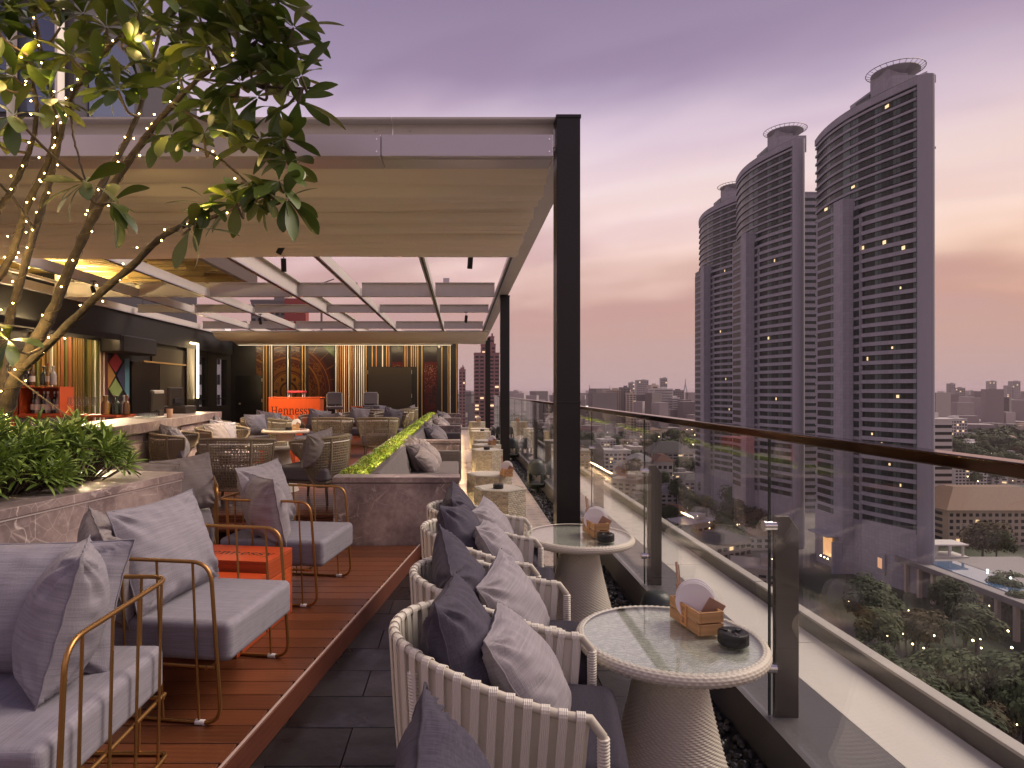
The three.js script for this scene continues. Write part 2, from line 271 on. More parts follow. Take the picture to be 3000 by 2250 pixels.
{ // upper deck
  const deck = structure('upper_timber_deck', span(-8.3, -1.17, 0, UP_Y - 0.03, -6.25, -22.9), M.deckUnder);
  const r = rng(19), g = [0, 1, 2].map(() => { const q = flatUV(new RoundedBoxGeometry(7.1, 0.026, 0.127, 1, 0.004)), uv = q.attributes.uv, o = r() * 9; for (let k = 0; k < uv.count; k++) uv.setXY(k, uv.getX(k) + o, uv.getY(k) + o); return q; });
  for (let i = 0; i < 126; i++) mesh('board', g[Math.floor(r() * 3)], M.deck[Math.floor(r() * 4)], deck, [-4.74, UP_Y - 0.013, -6.31 - i * 0.132]);
  mesh('step_riser', span(-8.3, -1.17, 0.0, UP_Y - 0.03, -6.215, -6.245), M.deckEdge, deck);
  mesh('step_tread', rbox(7.1, 0.03, 0.3, 0.005, -4.74, 0.185, -6.06), M.deckEdge, deck);
}
// ---------- gutter, kerb, outer ledge ----------
{
  structure('gutter', span(1.022, 1.24, -0.09, -0.085, 3, -24.5), M.black);
  const r = rng(3), list = [], g = new THREE.IcosahedronGeometry(1, 1);
  for (let i = 0; i < 5200; i++) { const d = 1.2 + Math.pow(r(), 1.5) * 22, s = 0.011 + r() * 0.015; list.push({ p: V(1.035 + r() * 0.195, -0.07 + r() * 0.055, -d), r: [r() * 6, r() * 6, r() * 6], s: [s * 1.3, s * 0.75, s], c: new THREE.Color().setScalar(0.6 + r() * 0.9) }); }
  tag(inst('pebbles', g, M.pebble, list), 'black river pebbles filling the drain channel below the glass railing', 'pebbles');
  structure('railing_kerb', span(1.245, 1.58, -0.1, 0.16, 3, -24.5), M.granite);
  const ledge = structure('outer_ledge', span(1.58, 1.93, -0.1, 0.15, 3, -24.5), M.kerbFace);
  for (let i = 0; i < 18; i++) mesh('ledge_slab', rbox(0.346, 0.012, 1.494, 0.003, 1.755, 0.155, 1.9 - i * 1.5), M.ledge, ledge);
  const par = structure('parapet', span(1.932, 1.985, -0.9, 0.235, 3, -24.5), M.kerbFace);
  for (let i = 0; i < 12; i++) mesh('coping_stone', rbox(0.062, 0.014, 2.28, 0.003, 1.958, 0.243, 1.6 - i * 2.29), M.kerbTop, par);
  structure('building_face', span(1.9, 1.95, -72, -0.95, 3, -24.5), M.kerbFace);
}
// ---------- glass railing ----------
{
  const X = 1.27, R = thing('glass_railing', 'frameless glass balustrade with a bronze handrail along the terrace edge', 'railing', null, [X, 0.16, 0]);
  const joints = [0.83, 2.59, 4.35, 6.11, 7.87, 9.63, 11.39, 13.15, 14.91, 16.67, 18.43, 20.19, 21.95, 23.7];
  const pg = new THREE.BoxGeometry(0.012, 1.14, 1.745);
  for (let i = -1; i < joints.length - 1; i++) { const d0 = i < 0 ? -0.93 : joints[i]; mesh('glass_pane', pg, M.glass, R, [0, 0.575, -d0 - 0.88]); }
  mesh('handrail', rbox(0.062, 0.036, 26, 0.006, 0, 1.162, -11), M.bronze, R);
  const fin = (() => { const s = new THREE.Shape(); s.moveTo(0, 0); s.lineTo(0.092, 0); s.lineTo(0.092, 0.77); s.lineTo(0.052, 0.825); s.lineTo(0, 0.825); return new THREE.ExtrudeGeometry(s, { depth: 0.022, bevelEnabled: true, bevelSize: 0.002, bevelThickness: 0.002, bevelSegments: 1 }); })();
  for (const d of joints) {
    const f = mesh('support_fin', fin, M.stainless, R, [0.022, 0, -d - 0.011]);
    for (const [y, n] of [[0.785, 1], [0.2, 0]]) mesh('clamp_disc', new THREE.CylinderGeometry(0.021, 0.021, 0.05, 20).rotateZ(Math.PI / 2), M.chrome, f, [-0.022, y, 0.011]);
    mesh('joint_seal', box(0.01, 1.14, 0.006), M.glassEdge, R, [0, 0.575, -d + 0.001]);
  }
  // balustrade across the far end
  const E = thing('end_balustrade', 'short glass balustrade closing the far end of the walkway', 'railing', null, [0.55, 0, -24.3]);
  mesh('glass_pane', new THREE.BoxGeometry(1.3, 1.25, 0.012), M.glass, E, [0, 0.7, 0]); mesh('top_rail', rbox(1.34, 0.04, 0.05, 0.005), M.stainless, E, [0, 1.34, 0]); mesh('end_kerb', box(1.34, 0.1, 0.25), M.ledge, E, [0, 0.03, 0.1]);
}
// ---------- black posts and pergola ----------
{
  const posts = [[0.868, 5.16, 3.70, 'tallest-looking black steel post standing beside the second wicker table'], [0.915, 13.1, 3.45, 'black steel post in the walkway, halfway along the pergola beam'], [1.0, 23.4, 3.45, 'black steel post at the far end of the pergola walkway']];
  for (const [x, d, h, label] of posts) {
    const p = thing('steel_post', label, 'post', 'black posts carrying the pergola', [x, 0, -d]);
    mesh('shaft', rbox(0.19, h, 0.19, 0.004, 0, h / 2, 0), M.steelBlack, p); mesh('cap_plate', rbox(0.202, 0.028, 0.202, 0.003, 0, h + 0.012, 0), M.steelBlack, p); mesh('joint_collar', rbox(0.196, 0.014, 0.196, 0.003, 0, Math.min(h - 0.3, h * 0.38), 0), M.steelBlack, p); mesh('base_plate', rbox(0.26, 0.012, 0.26, 0.003, 0, 0.006, 0), M.steelBlack, p);
  }
  const P = thing('pergola', 'off-white steel pergola frame with long rafters over the lounge', 'pergola');
  const ibeam = (name, x0, x1, y0, y1, z0, z1, alongX) => {  // web with two flanges
    const f = 0.018, par = mesh(name, alongX ? span(x0, x1, y0 + f, y1 - f, (z0 + z1) / 2 - 0.006, (z0 + z1) / 2 + 0.006) : span((x0 + x1) / 2 - 0.006, (x0 + x1) / 2 + 0.006, y0 + f, y1 - f, z0, z1), M.whiteSteel, P);
    mesh('top_flange', span(x0, x1, y1 - f + 0.0005, y1, z0, z1), M.whiteSteel, par); mesh('bottom_flange', span(x0, x1, y0, y0 + f - 0.0005, z0, z1), M.whiteSteel, par); return par;
  };
  ibeam('front_beam', -0.56, 0.765, 3.48, 3.72, -5.10, -5.30, true); ibeam('front_beam', -4.6, -0.564, 3.48, 3.72, -5.10, -5.30, true); ibeam('front_beam', -8.6, -4.604, 3.48, 3.72, -5.10, -5.30, true);
  for (const x of [-0.7, -0.42]) for (const y of [3.55, 3.6, 3.65]) mesh('bolt_head', new THREE.CylinderGeometry(0.011, 0.011, 0.012, 6).rotateX(Math.PI / 2), M.whiteSteel, P, [x, y, -5.188]);
  for (const x of [-0.575, -2.1, -5.26, -6.72, -8.3]) {
    const b = mesh('rafter', span(x - 0.035, x + 0.035, 3.475, 3.62, -5.3, -22.9), M.whiteSteel, P);
    mesh('track', span(x - 0.042, x + 0.042, 3.445, 3.472, -5.35, -22.9), M.alu, b); mesh('track_slot', span(x - 0.014, x + 0.014, 3.440, 3.4445, -5.4, -22.9), M.trackDark, b);
  }
  { const b = mesh('main_rafter', span(-3.44, -3.37, 3.475, 3.52, -5.3, -22.9), M.whiteSteel, P); mesh('upper_web', span(-3.43, -3.38, 3.523, 3.73, -5.3, -22.9), M.whiteSteel, b); mesh('cap_flange', span(-3.50, -3.31, 3.731, 3.75, -5.3, -22.9), M.whiteSteel, b); mesh('track', span(-3.45, -3.36, 3.445, 3.472, -5.35, -22.9), M.alu, b); mesh('track_slot', span(-3.42, -3.39, 3.44, 3.4445, -5.4, -22.9), M.trackDark, b); }
  { const b = mesh('edge_beam', span(0.79, 0.97, 3.49, 3.70, -5.27, -23.6), M.whiteSteel, P); mesh('inner_track', span(0.70, 0.788, 3.45, 3.52, -5.3, -22.9), M.alu, b); mesh('track_slot', span(0.725, 0.755, 3.444, 3.4495, -5.4, -22.9), M.trackDark, b); mesh('outer_lip', span(0.971, 0.99, 3.50, 3.55, -5.27, -23.6), M.whiteSteel, b); }
  for (const [d, y0, y1] of [[13.05, 3.45, 3.74], [15.9, 3.48, 3.68], [19.9, 3.47, 3.7], [22.85, 3.47, 3.7]]) {
    const cuts = [-8.25, -6.76, -5.3, -3.5, -2.14, -0.62, 0.70].map((x, i) => x);
    for (let i = 0; i < cuts.length - 1; i++) ibeam('cross_beam', cuts[i] + 0.09, cuts[i + 1] - 0.0, y0, y1, -d + 0.06, -d - 0.06, true);
  }
  mesh('junction_box', rbox(0.13, 0.09, 0.08, 0.006), M.alu, P, [-0.3, 3.79, -13.05]);
  // folding roof fabric, drawn part-way out
  const A = thing('awning_headbox', 'long aluminium awning box below the front beam of the pergola', 'awning box', null, [0, 3.327, -4.9]);
  for (const [x0, x1] of [[-0.62, 0.72], [-4.62, -0.625], [-8.6, -4.625]]) { const w = x1 - x0, c = mesh('casing', rbox(w, 0.17, 0.28, 0.006, (x0 + x1) / 2, 0.085, -0.14), M.alu, A); mesh('soffit', box(w - 0.02, 0.004, 0.2, (x0 + x1) / 2, -0.003, -0.15), M.alu, c); for (const q of [0.03, -0.03]) mesh('end_screw', new THREE.CylinderGeometry(0.006, 0.006, 0.004, 10).rotateX(Math.PI / 2), M.chrome, c, [x1 - 0.03, 0.085 + q * 1.6, 0.002]); }
  const r = rng(77), folds = Array.from({ length: 40 }, (_, i) => [r() * 6.28, 18 + r() * 90, 0.0012 + r() * 0.003]);
  const cloth = (x0, x1, d0, d1, y) => grid(40, 440, (u, v) => {
    const x = lerp(x0, x1, u), d = lerp(d0, d1, v), on = sstep(0.06, 0.2, v), near = 1 - sstep(0.1, 0.36, v); let h = 0;
    for (const [p, f, a] of folds) h += a * 1.7 * Math.sin(p + f * d * 0.42 + 0.35 * Math.sin(x * 0.7 + p));
    h -= near * 0.08 * Math.abs(Math.sin(d * 5.2 + 0.12 * Math.sin(x * 0.9))) + 0.02 * Math.sin(u * Math.PI) - 0.01 * Math.sin(x * 1.3 + d * 2);
    const k = d / 0.13 + 0.25 * Math.sin(x * 0.5 + d), ip = Math.floor(k); h -= (1 - near) * (0.014 + 0.03 * hash(ip, 3, 9)) * Math.pow(Math.abs(Math.sin(k * Math.PI)), 0.6);
    return V(x, y + 0.035 * (1 - on) + h * on, -d);
  }, (u, v) => [u * 9, v * 4]);
  const F = thing('retractable_awning', 'rippled beige roof fabric stretched behind the front beam of the pergola', 'awning'); mesh('fabric', cloth(-8.2, 0.74, 5.0, 8.42, 3.325), M.fabricRoof, F);
  for (let k = 0; k < 12; k++) mesh('pleat_rod', rod(V(-8.1, 3.285 + 0.006 * (k % 3), -5.62 - k * 0.235), V(0.72, 3.285 + 0.006 * ((k + 1) % 3), -5.62 - k * 0.235), 0.007, 0.007, 6), M.fabricRoof, F);
  mesh('hem_bar', rbox(8.9, 0.022, 0.03, 0.006, -3.72, 3.31, -8.43), M.alu, F);
  const F2 = thing('bunched_awning', 'beige roof fabric gathered up against the decorated end wall', 'awning');
  mesh('fabric', grid(40, 60, (u, v) => { const x = lerp(-8.1, 0.88, u), d = lerp(20.5, 22.7, v); return V(x, 3.43 - 0.24 * Math.pow(Math.abs(Math.sin(v * Math.PI * 1.5)), 0.7) + 0.012 * Math.sin(x * 4 + v * 9), -d); }), M.fabricRoof, F2);
  mesh('hem_bar', rbox(9, 0.035, 0.05, 0.008, -3.6, 3.43, -20.45), M.whiteSteel, F2);
}
// ---------- decorated end wall ----------
M.battenGold = std([0.50, 0.30, 0.10], 0.4, { metalness: 0.3 }); M.battenCopper = std([0.46, 0.20, 0.09], 0.42, { metalness: 0.3 }); M.battenWhite = std([0.86, 0.82, 0.74], 0.45);
M.hinge = std([0.62, 0.55, 0.42], 0.3, { metalness: 1 });
const ornament = canvasTex(1024, 1420, (g, w, h) => {     // printed folk-ornament wall panel: rings, triangles, zigzags
  g.fillStyle = '#2a0d09'; g.fillRect(0, 0, w, h);
  const cx = w * 0.24, cy = h * 0.56, gold = '#8a5a1e', deep = '#3a0f0a';
  const ring = (r, wd, c) => { g.strokeStyle = c; g.lineWidth = wd; g.beginPath(); g.arc(cx, cy, r, 0, 7); g.stroke(); };
  g.fillStyle = '#4a1710'; g.beginPath(); g.arc(cx, cy, 760, 0, 7); g.fill();
  ring(700, 14, gold); ring(640, 6, gold); ring(520, 30, gold); ring(470, 10, '#6d3a14'); ring(360, 60, '#7a4a18'); ring(300, 10, gold);
  g.fillStyle = gold; g.beginPath(); g.arc(cx, cy, 280, 0, 7); g.fill(); g.fillStyle = deep; g.beginPath(); g.arc(cx, cy, 150, 0, 7); g.fill(); g.fillStyle = gold; g.beginPath(); g.arc(cx, cy, 120, 0, 7); g.fill();
  for (let k = 0; k < 12; k++) { g.save(); g.translate(cx, cy); g.rotate(k * Math.PI / 6); g.fillStyle = deep; if (k % 2) { g.beginPath(); g.moveTo(-34, -190); g.lineTo(34, -190); g.lineTo(0, -252); g.fill(); } else { g.strokeStyle = deep; g.lineWidth = 8; g.beginPath(); g.arc(0, -218, 20, 0, 7); g.stroke(); } g.restore(); }
  g.strokeStyle = gold; g.lineWidth = 8;
  for (const [r0, r1] of [[390, 440], [560, 620]]) { g.beginPath(); for (let k = 0; k <= 64; k++) { const a = k / 64 * Math.PI * 2, r = k % 2 ? r0 : r1; g.lineTo(cx + Math.cos(a) * r, cy + Math.sin(a) * r); } g.stroke(); }
  for (let k = 0; k < 26; k++) { const a = k / 26 * Math.PI * 2; g.beginPath(); g.moveTo(cx + Math.cos(a) * 720, cy + Math.sin(a) * 720); g.lineTo(cx + Math.cos(a) * 900, cy + Math.sin(a) * 900); g.stroke(); }
  for (let k = 0; k < 5; k++) { g.lineWidth = 6; for (let q = 1; q < 4; q++) { g.beginPath(); g.arc(w * 0.72, h * (0.3 + k * 0.13), q * 22, 0, 7); g.stroke(); } }
  g.fillStyle = '#48661a'; g.beginPath(); g.moveTo(w * 0.7, 0); g.lineTo(w, 0); g.lineTo(w, 260); g.fill();
});
const redPrint = canvasTex(256, 1420, (g, w, h) => {
  g.fillStyle = '#5a0e10'; g.fillRect(0, 0, w, h); g.fillStyle = '#1d0a12'; g.fillRect(0, 0, w, h * 0.24);
  const r = rng(4); g.strokeStyle = '#12060a'; g.lineWidth = 14;
  for (let k = 0; k < 9; k++) { g.beginPath(); g.arc(w * r(), h * (0.35 + 0.6 * r()), 40 + r() * 120, r() * 6, r() * 6 + 3); g.stroke(); }
  g.fillStyle = '#12060a'; for (let k = 0; k < 7; k++) { const x = w * r(), y = h * (0.6 + 0.4 * r()); g.beginPath(); g.moveTo(x, y); g.lineTo(x + 40, y + 50); g.lineTo(x - 30, y + 56); g.fill(); }
  for (let k = 0; k < 160; k++) { g.fillStyle = ['#d8b23a', '#d9d2c2', '#b8371f'][k % 3]; const x = w * r(), y = h * (0.26 + 0.3 * r() * r() + 0.05 * r()); g.fillRect(x, y, 4 + 5 * r(), 5 + 6 * r()); }
  g.strokeStyle = '#3d5a1c'; g.lineWidth = 8; for (let k = 0; k < 7; k++) { g.beginPath(); g.moveTo(w / 2, 60); g.lineTo(w * r(), 150 * r()); g.stroke(); }
});
{
  const zx = (z) => (z / 3.687 - 600) * 0.01248, Y1 = 3.36, D = -23;
  const W = thing('decorated_end_wall', 'black end wall with gold and white battens and ornament prints', 'wall', null, [0, 0, D]);
  mesh('wall_panel', span(-8.42, -0.11, 0, Y1, 0, -0.2), M.black, W);
  const gb = {}; const batten = (z, k, y0 = 0.3) => { const key = y0; gb[key] ??= rbox(0.032, Y1 - y0, 0.05, 0.004, 0, (Y1 + y0) / 2, 0.026); mesh('batten', gb[key], [M.battenGold, M.battenWhite, M.battenCopper][k], W, [zx(z), 0, 0]); };
  for (const z of [85, 115, 150]) batten(z, 0); batten(172, 1); batten(347, 1); batten(503, 0); batten(533, 0);
  [865, 887, 912, 935, 957, 980, 1005, 1027, 1050, 1075, 1097, 1120, 1143, 1165, 1190].forEach((z, i) => batten(z, [1, 0, 2, 0, 1, 2, 1, 0, 2, 1, 0, 1, 1, 1, 0][i]));
  [1257, 1300, 1368, 1412, 1437, 1610, 1633, 1678, 1700, 1725].forEach((z, i) => batten(z, [0, 2, 1, 0, 2, 0, 2, 0, 2, 0][i], 2.38));
  [[1748, 0], [1793, 0], [2008, 0], [2075, 0], [2097, 1], [2165, 0]].forEach(([z, k]) => batten(z, k));
  const print = (z0, z1, y0, y1, map, U) => { const g = new THREE.BoxGeometry(zx(z1) - zx(z0), y1 - y0, 0.02), p = g.attributes.position, uv = g.attributes.uv; for (let i = 0; i < p.count; i++) { const X = p.getX(i) + (zx(z0) + zx(z1)) / 2, Y = p.getY(i) + (y0 + y1) / 2; uv.setXY(i, (X - zx(U[0])) / (zx(U[1]) - zx(U[0])), Y / Y1); } mesh('printed_panel', g, std([0.5, 0.5, 0.5], 0.3, { map }), W, [(zx(z0) + zx(z1)) / 2, (y0 + y1) / 2, 0.0105]); };
  print(195, 325, 0.3, 3.3, ornament, [195, 845]); print(380, 480, 0.3, 3.3, ornament, [195, 845]); print(570, 845, 0.3, 3.3, ornament, [195, 845]); print(5, 70, 0.3, 3.3, ornament, [-260, 390]);
  print(1468, 1585, 2.38, 3.3, redPrint, [1468, 1585]); print(1815, 1955, 0.3, 3.3, redPrint, [1815, 1955]);
  const dd = mesh('double_door', rbox(zx(1685) - zx(1215), 2.1, 0.05, 0.004, (zx(1685) + zx(1215)) / 2, 1.3, 0.026), M.darkPanel, W);
  for (const z of [1210, 1683]) for (const y of [2.18, 1.32]) mesh('hinge', box(0.02, 0.14, 0.02), M.hinge, dd, [zx(z), y, 0.06]);
  const sd = mesh('service_door', rbox(0.95, 1.85, 0.05, 0.004, -7.74, 1.13, 0.026), M.blackGloss, W); for (const y of [1.9, 1.15]) mesh('hinge', box(0.02, 0.12, 0.02), M.hinge, sd, [-7.25, y, 0.06]);
  mesh('door_knob', new THREE.SphereGeometry(0.035, 12, 8), M.hinge, sd, [-8.06, 1.03, 0.08]);
  mesh('camera_dome', new THREE.SphereGeometry(0.05, 12, 8), M.battenWhite, W, [zx(1978), 3.1, 0.06]);
}
// ---------- bar side wall ----------
{
  const X = -8.4, dOf = (u) => 8.4 * 1843 / (1350 - u), yOf = (v, d) => 1.5 - (v - 1145) / 1843 * d;
  const W = thing('bar_side_wall', 'black wall behind the bar with coloured slats and diamond shapes', 'wall', null, [X, 0, 0]);
  mesh('wall_panel', span(-0.2, 0, 0, 2.82, -5, -20.2), M.black, W); mesh('sill_panel', span(-0.2, 0, 0, 0.98, -20.2, -22.98), M.black, W);
  mesh('window_post', span(-0.2, 0.02, 0.98, 2.82, -dOf(608), -dOf(634)), M.black, W); mesh('corner_post', span(-0.2, 0, 0.98, 2.82, -dOf(664), -22.98), M.black, W); mesh('window_head', span(-0.2, -0.001, 2.62, 2.82, -20.2, -22.6), M.black, W);
  for (const [a, b] of [[584, 608], [634, 664]]) mesh('window_pane', box(0.01, 1.64, dOf(b) - dOf(a), -0.1, 1.8, -(dOf(a) + dOf(b)) / 2), M.glass, W);
  mesh('window_rail', box(0.03, 0.03, 2.4, -0.06, 1.23, -21.4), M.steelBlack, W);
  mesh('fascia', span(0.03, 0.08, 2.8, 3.44, -5.3, -22.95), M.black, W); mesh('soffit', span(-0.2, 0.03, 2.822, 2.86, -5.3, -22.95), M.black, W);
  const cols = [[0.62, 0.60, 0.52], [0.16, 0.10, 0.025], [0.26, 0.085, 0.03], [0.10, 0.11, 0.02], [0.22, 0.13, 0.03], [0.13, 0.03, 0.03]].map((c) => std(c, 0.5));
  const list = [[147, 0, 4], [155, 1, 7], [166, 4, 5], [176, 2, 9], [188, 3, 7], [198, 2, 10], [210, 1, 6], [217, 4, 4], [224, 1, 5], [231, 4, 4], [238, 1, 5], [252, 3, 4], [258, 1, 6], [266, 3, 5], [273, 0, 4], [281, 3, 8], [288, 0, 4], [294, 4, 4], [299, 0, 4], [306, 5, 8], [90, 1, 8], [105, 3, 8], [120, 4, 8], [134, 1, 8]];
  for (const [u, k, w] of list) { const d = dOf(u), t = w * d * d / (8.4 * 1843); mesh('slat', rbox(0.05, 2.5, t, 0.006, 0.026, 1.4, -d), cols[k], W); }
  const poly = (pts, c, name = 'diamond_panel') => { const q = pts.map(([u, v]) => { const d = dOf(u); return new THREE.Vector2(d, yOf(v, d)); }); const g = new THREE.ExtrudeGeometry(new THREE.Shape(q), { depth: 0.02, bevelEnabled: false }); g.rotateY(Math.PI / 2); mesh(name, flatUV(g), std(c, 0.55, { map: T.plaster }), W, [0.004, 0, 0]); };
  poly([[336, 1033], [355, 1060], [336, 1091], [316, 1062]], [0.50, 0.05, 0.07]); poly([[336, 1109], [356, 1142], [337, 1173], [317, 1140]], [0.30, 0.42, 0.13]); poly([[312, 1058], [335, 1100], [312, 1141]], [0.60, 0.32, 0.08]); poly([[362, 1058], [362, 1148], [339, 1100]], [0.05, 0.055, 0.11]); poly([[363, 1052], [376, 1050], [376, 1168], [363, 1147]], [0.10, 0.25, 0.30]); poly([[26, 1022], [50, 1056], [48, 1086], [15, 1086], [15, 1040]], [0.30, 0.5, 0.2]);
  mesh('call_point', rbox(0.05, 0.12, 0.12, 0.01, 0.03, yOf(1165, dOf(366)), -dOf(366)), std([0.5, 0.05, 0.03], 0.4), W);
  mesh('cabinet_door', span(0.002, 0.06, 0.3, 2.25, -15.95, -17.4), M.blackGloss, W); mesh('cabinet_door', span(0.002, 0.06, 0.3, 2.25, -17.43, -19.0), M.darkPanel, W); mesh('cabinet_head', span(0.002, 0.06, 2.3, 2.7, -17.0, -19.05), M.darkPanel, W); mesh('head_rail', span(0.002, 0.09, 2.256, 2.296, -16.5, -19.05), M.battenGold, W);
  mesh('pillar', span(0.002, 0.1, 0.3, 2.8, -19.06, -19.6), M.darkPanel, W);
  tag(structure('bar_roof', span(-13, X - 0.21, 3.1, 3.3, -4.9, -24), M.black), null, null, null, 'structure');
  tag(structure('bar_back_enclosure', span(-13, -12.9, -0.02, 3.09, -4.9, -24), M.black));
  // wall speakers
  for (const [u, label] of [[312, 'black horn speaker box under the fascia, beside the slatted wall end'], [364, 'black horn speaker box under the fascia, above the diamond shapes']]) {
    const d = dOf(u), s = thing('wall_speaker', label, 'speaker', 'speakers hung under the fascia', [-8.05, 2.6, -d]);
    mesh('cabinet', rbox(0.5, 0.42, d > 15.2 ? 0.9 : 0.95, 0.05), M.black, s); mesh('grille', rbox(0.02, 0.36, 0.8, 0.008, 0.255, 0, 0), std([0.03, 0.026, 0.022], 0.7), s); mesh('bracket', box(0.1, 0.05, 0.1, -0.1, 0.22, 0), M.steelBlack, s);
  }
}
// ---------- lit timber canopy above the rafters ----------
{
  const C = thing('timber_canopy', 'ceiling of stacked pale timber planks glowing yellow above the bar', 'ceiling', null, [-8.6, 4.0, -12.6]);
  mesh('backing_board', box(7.2, 0.04, 5.0, 0, 0.42, 0), std([0.34, 0.25, 0.11], 0.7, { map: T.wood }), C);
  const r = rng(12), ms = [0.8, 1, 1.2].map((k) => std([0.30 * k, 0.20 * k, 0.085 * k], 0.6, { map: T.wood }));
  for (let i = 0; i < 22; i++) { let x = -3.5; while (x < 3.4) { const L = Math.min(0.9 + r() * 1.8, 3.55 - x); if (L < 0.2) break; mesh('plank', rbox(L - 0.012, 0.12, 0.09, 0.006, x + L / 2, 0.06 + r() * 0.22, 2.35 - i * 0.222), ms[Math.floor(r() * 3)], C); x += L; } }
  mesh('edge_beam', rbox(0.12, 0.42, 5.0, 0.01, 3.66, 0.2, 0), std([0.10, 0.07, 0.06], 0.6, { map: T.wood }), C); mesh('end_beam', rbox(7.2, 0.3, 0.14, 0.01, 0, 0.1, -2.6), M.whiteSteel, C);
}
// ---------- hotel block behind the bar ----------
{
  const H = thing('hotel_block', 'dark upper hotel block with pale vertical fins rising behind the tree', 'building', null, [-8.6, 3.3, 0]);
  const dk = std([0.05, 0.045, 0.055], 0.5, { map: T.plaster }), gl = std([0.12, 0.15, 0.22], 0.06, { metalness: 0.6 });
  mesh('wall', span(-9, 0, 0, 18, -14, -17), dk, H); mesh('rear_wall', span(-9, 0, 0, 7.6, -17.02, -20.5), dk, H);
  for (let i = 0; i < 4; i++) for (let j = 0; j < 5; j++) mesh('window', span(-8.4 + i * 2.1, -6.7 + i * 2.1, 1.2 + j * 3.2, 3.6 + j * 3.2, -13.96, -13.99), gl, H);
  for (let j = 0; j < 5; j++) mesh('window', span(0.005, 0.035, 1.2 + j * 3.2, 3.6 + j * 3.2, -14.5, -16.5), gl, H);
  for (let i = 0; i < 9; i++) mesh('fin', box(0.06, 17, 0.25, -8.6 + i * 1.05, 8.6, -13.8), M.battenWhite, H);
}
// ---------- marble planter beside the sofas ----------
const PLANTER = { pos: [-1.89, 0.0, -4.26], turn: -9.96 * Math.PI / 180 };
{
  const P = thing('marble_planter', 'veined grey-brown marble planter wall behind the brass armchairs', 'planter', null, PLANTER.pos, PLANTER.turn);
  for (let i = 0; i < 3; i++) mesh('marble_panel', span(-0.28, 0, 0.118, 0.892, 0.0 + i * 1.5, 1.497 + i * 1.5), M.marble, P);
  mesh('end_panel', span(-1.7, -0.281, 0.118, 0.892, 0.002, 0.28), M.marble, P); mesh('rear_panel', span(-1.9, -1.702, 0.118, 0.892, 0.002, 4.5), M.marble, P);
  mesh('pale_joint', span(-0.29, 0.004, 0.892, 0.902, 0.001, 4.5), std([0.55, 0.5, 0.48], 0.4), P);  // light marble joint strip below the coping
  mesh('coping', rbox(0.31, 0.048, 4.5, 0.004, -0.143, 0.9265, 2.243), M.marble, P); mesh('end_coping', rbox(1.6, 0.048, 0.31, 0.004, -1.1, 0.9265, 0.148), M.marble, P);
  mesh('soil', span(-1.7, -0.28, 0.6, 0.84, 0.28, 4.5), M.soil, P);
}
// ---------- marble bar ----------
const BAR = { pos: [-3.5, 0, -6.0], turn: 8.6 * Math.PI / 180 };
{
  const B = thing('marble_bar', 'long bar counter faced with split marble strips and a marble top', 'bar counter', null, BAR.pos, BAR.turn);
  mesh('core', span(-0.6, -0.03, 0.1, 1.01, 1.9, -5.0), M.black, B); mesh('counter_top', rbox(0.74, 0.118, 7.1, 0.006, -0.31, 1.077, -1.56), M.marble, B);
  const r = rng(31);
  for (let j = 0; j < 8; j++) { let z = 1.85; const y = UP_Y - 0.04 + j * 0.0975; while (z > -4.95) { const L = Math.min(0.35 + r() * 0.7, z + 5.0), t = 0.03 + r() * 0.022; if (L < 0.06) break; mesh('stone_strip', rbox(t, 0.094, L - 0.003, 0.004, -0.028 + t / 2, y + 0.0475, z - L / 2), M.marbleStrip[Math.floor(r() * 3)], B); z -= L; } }
}
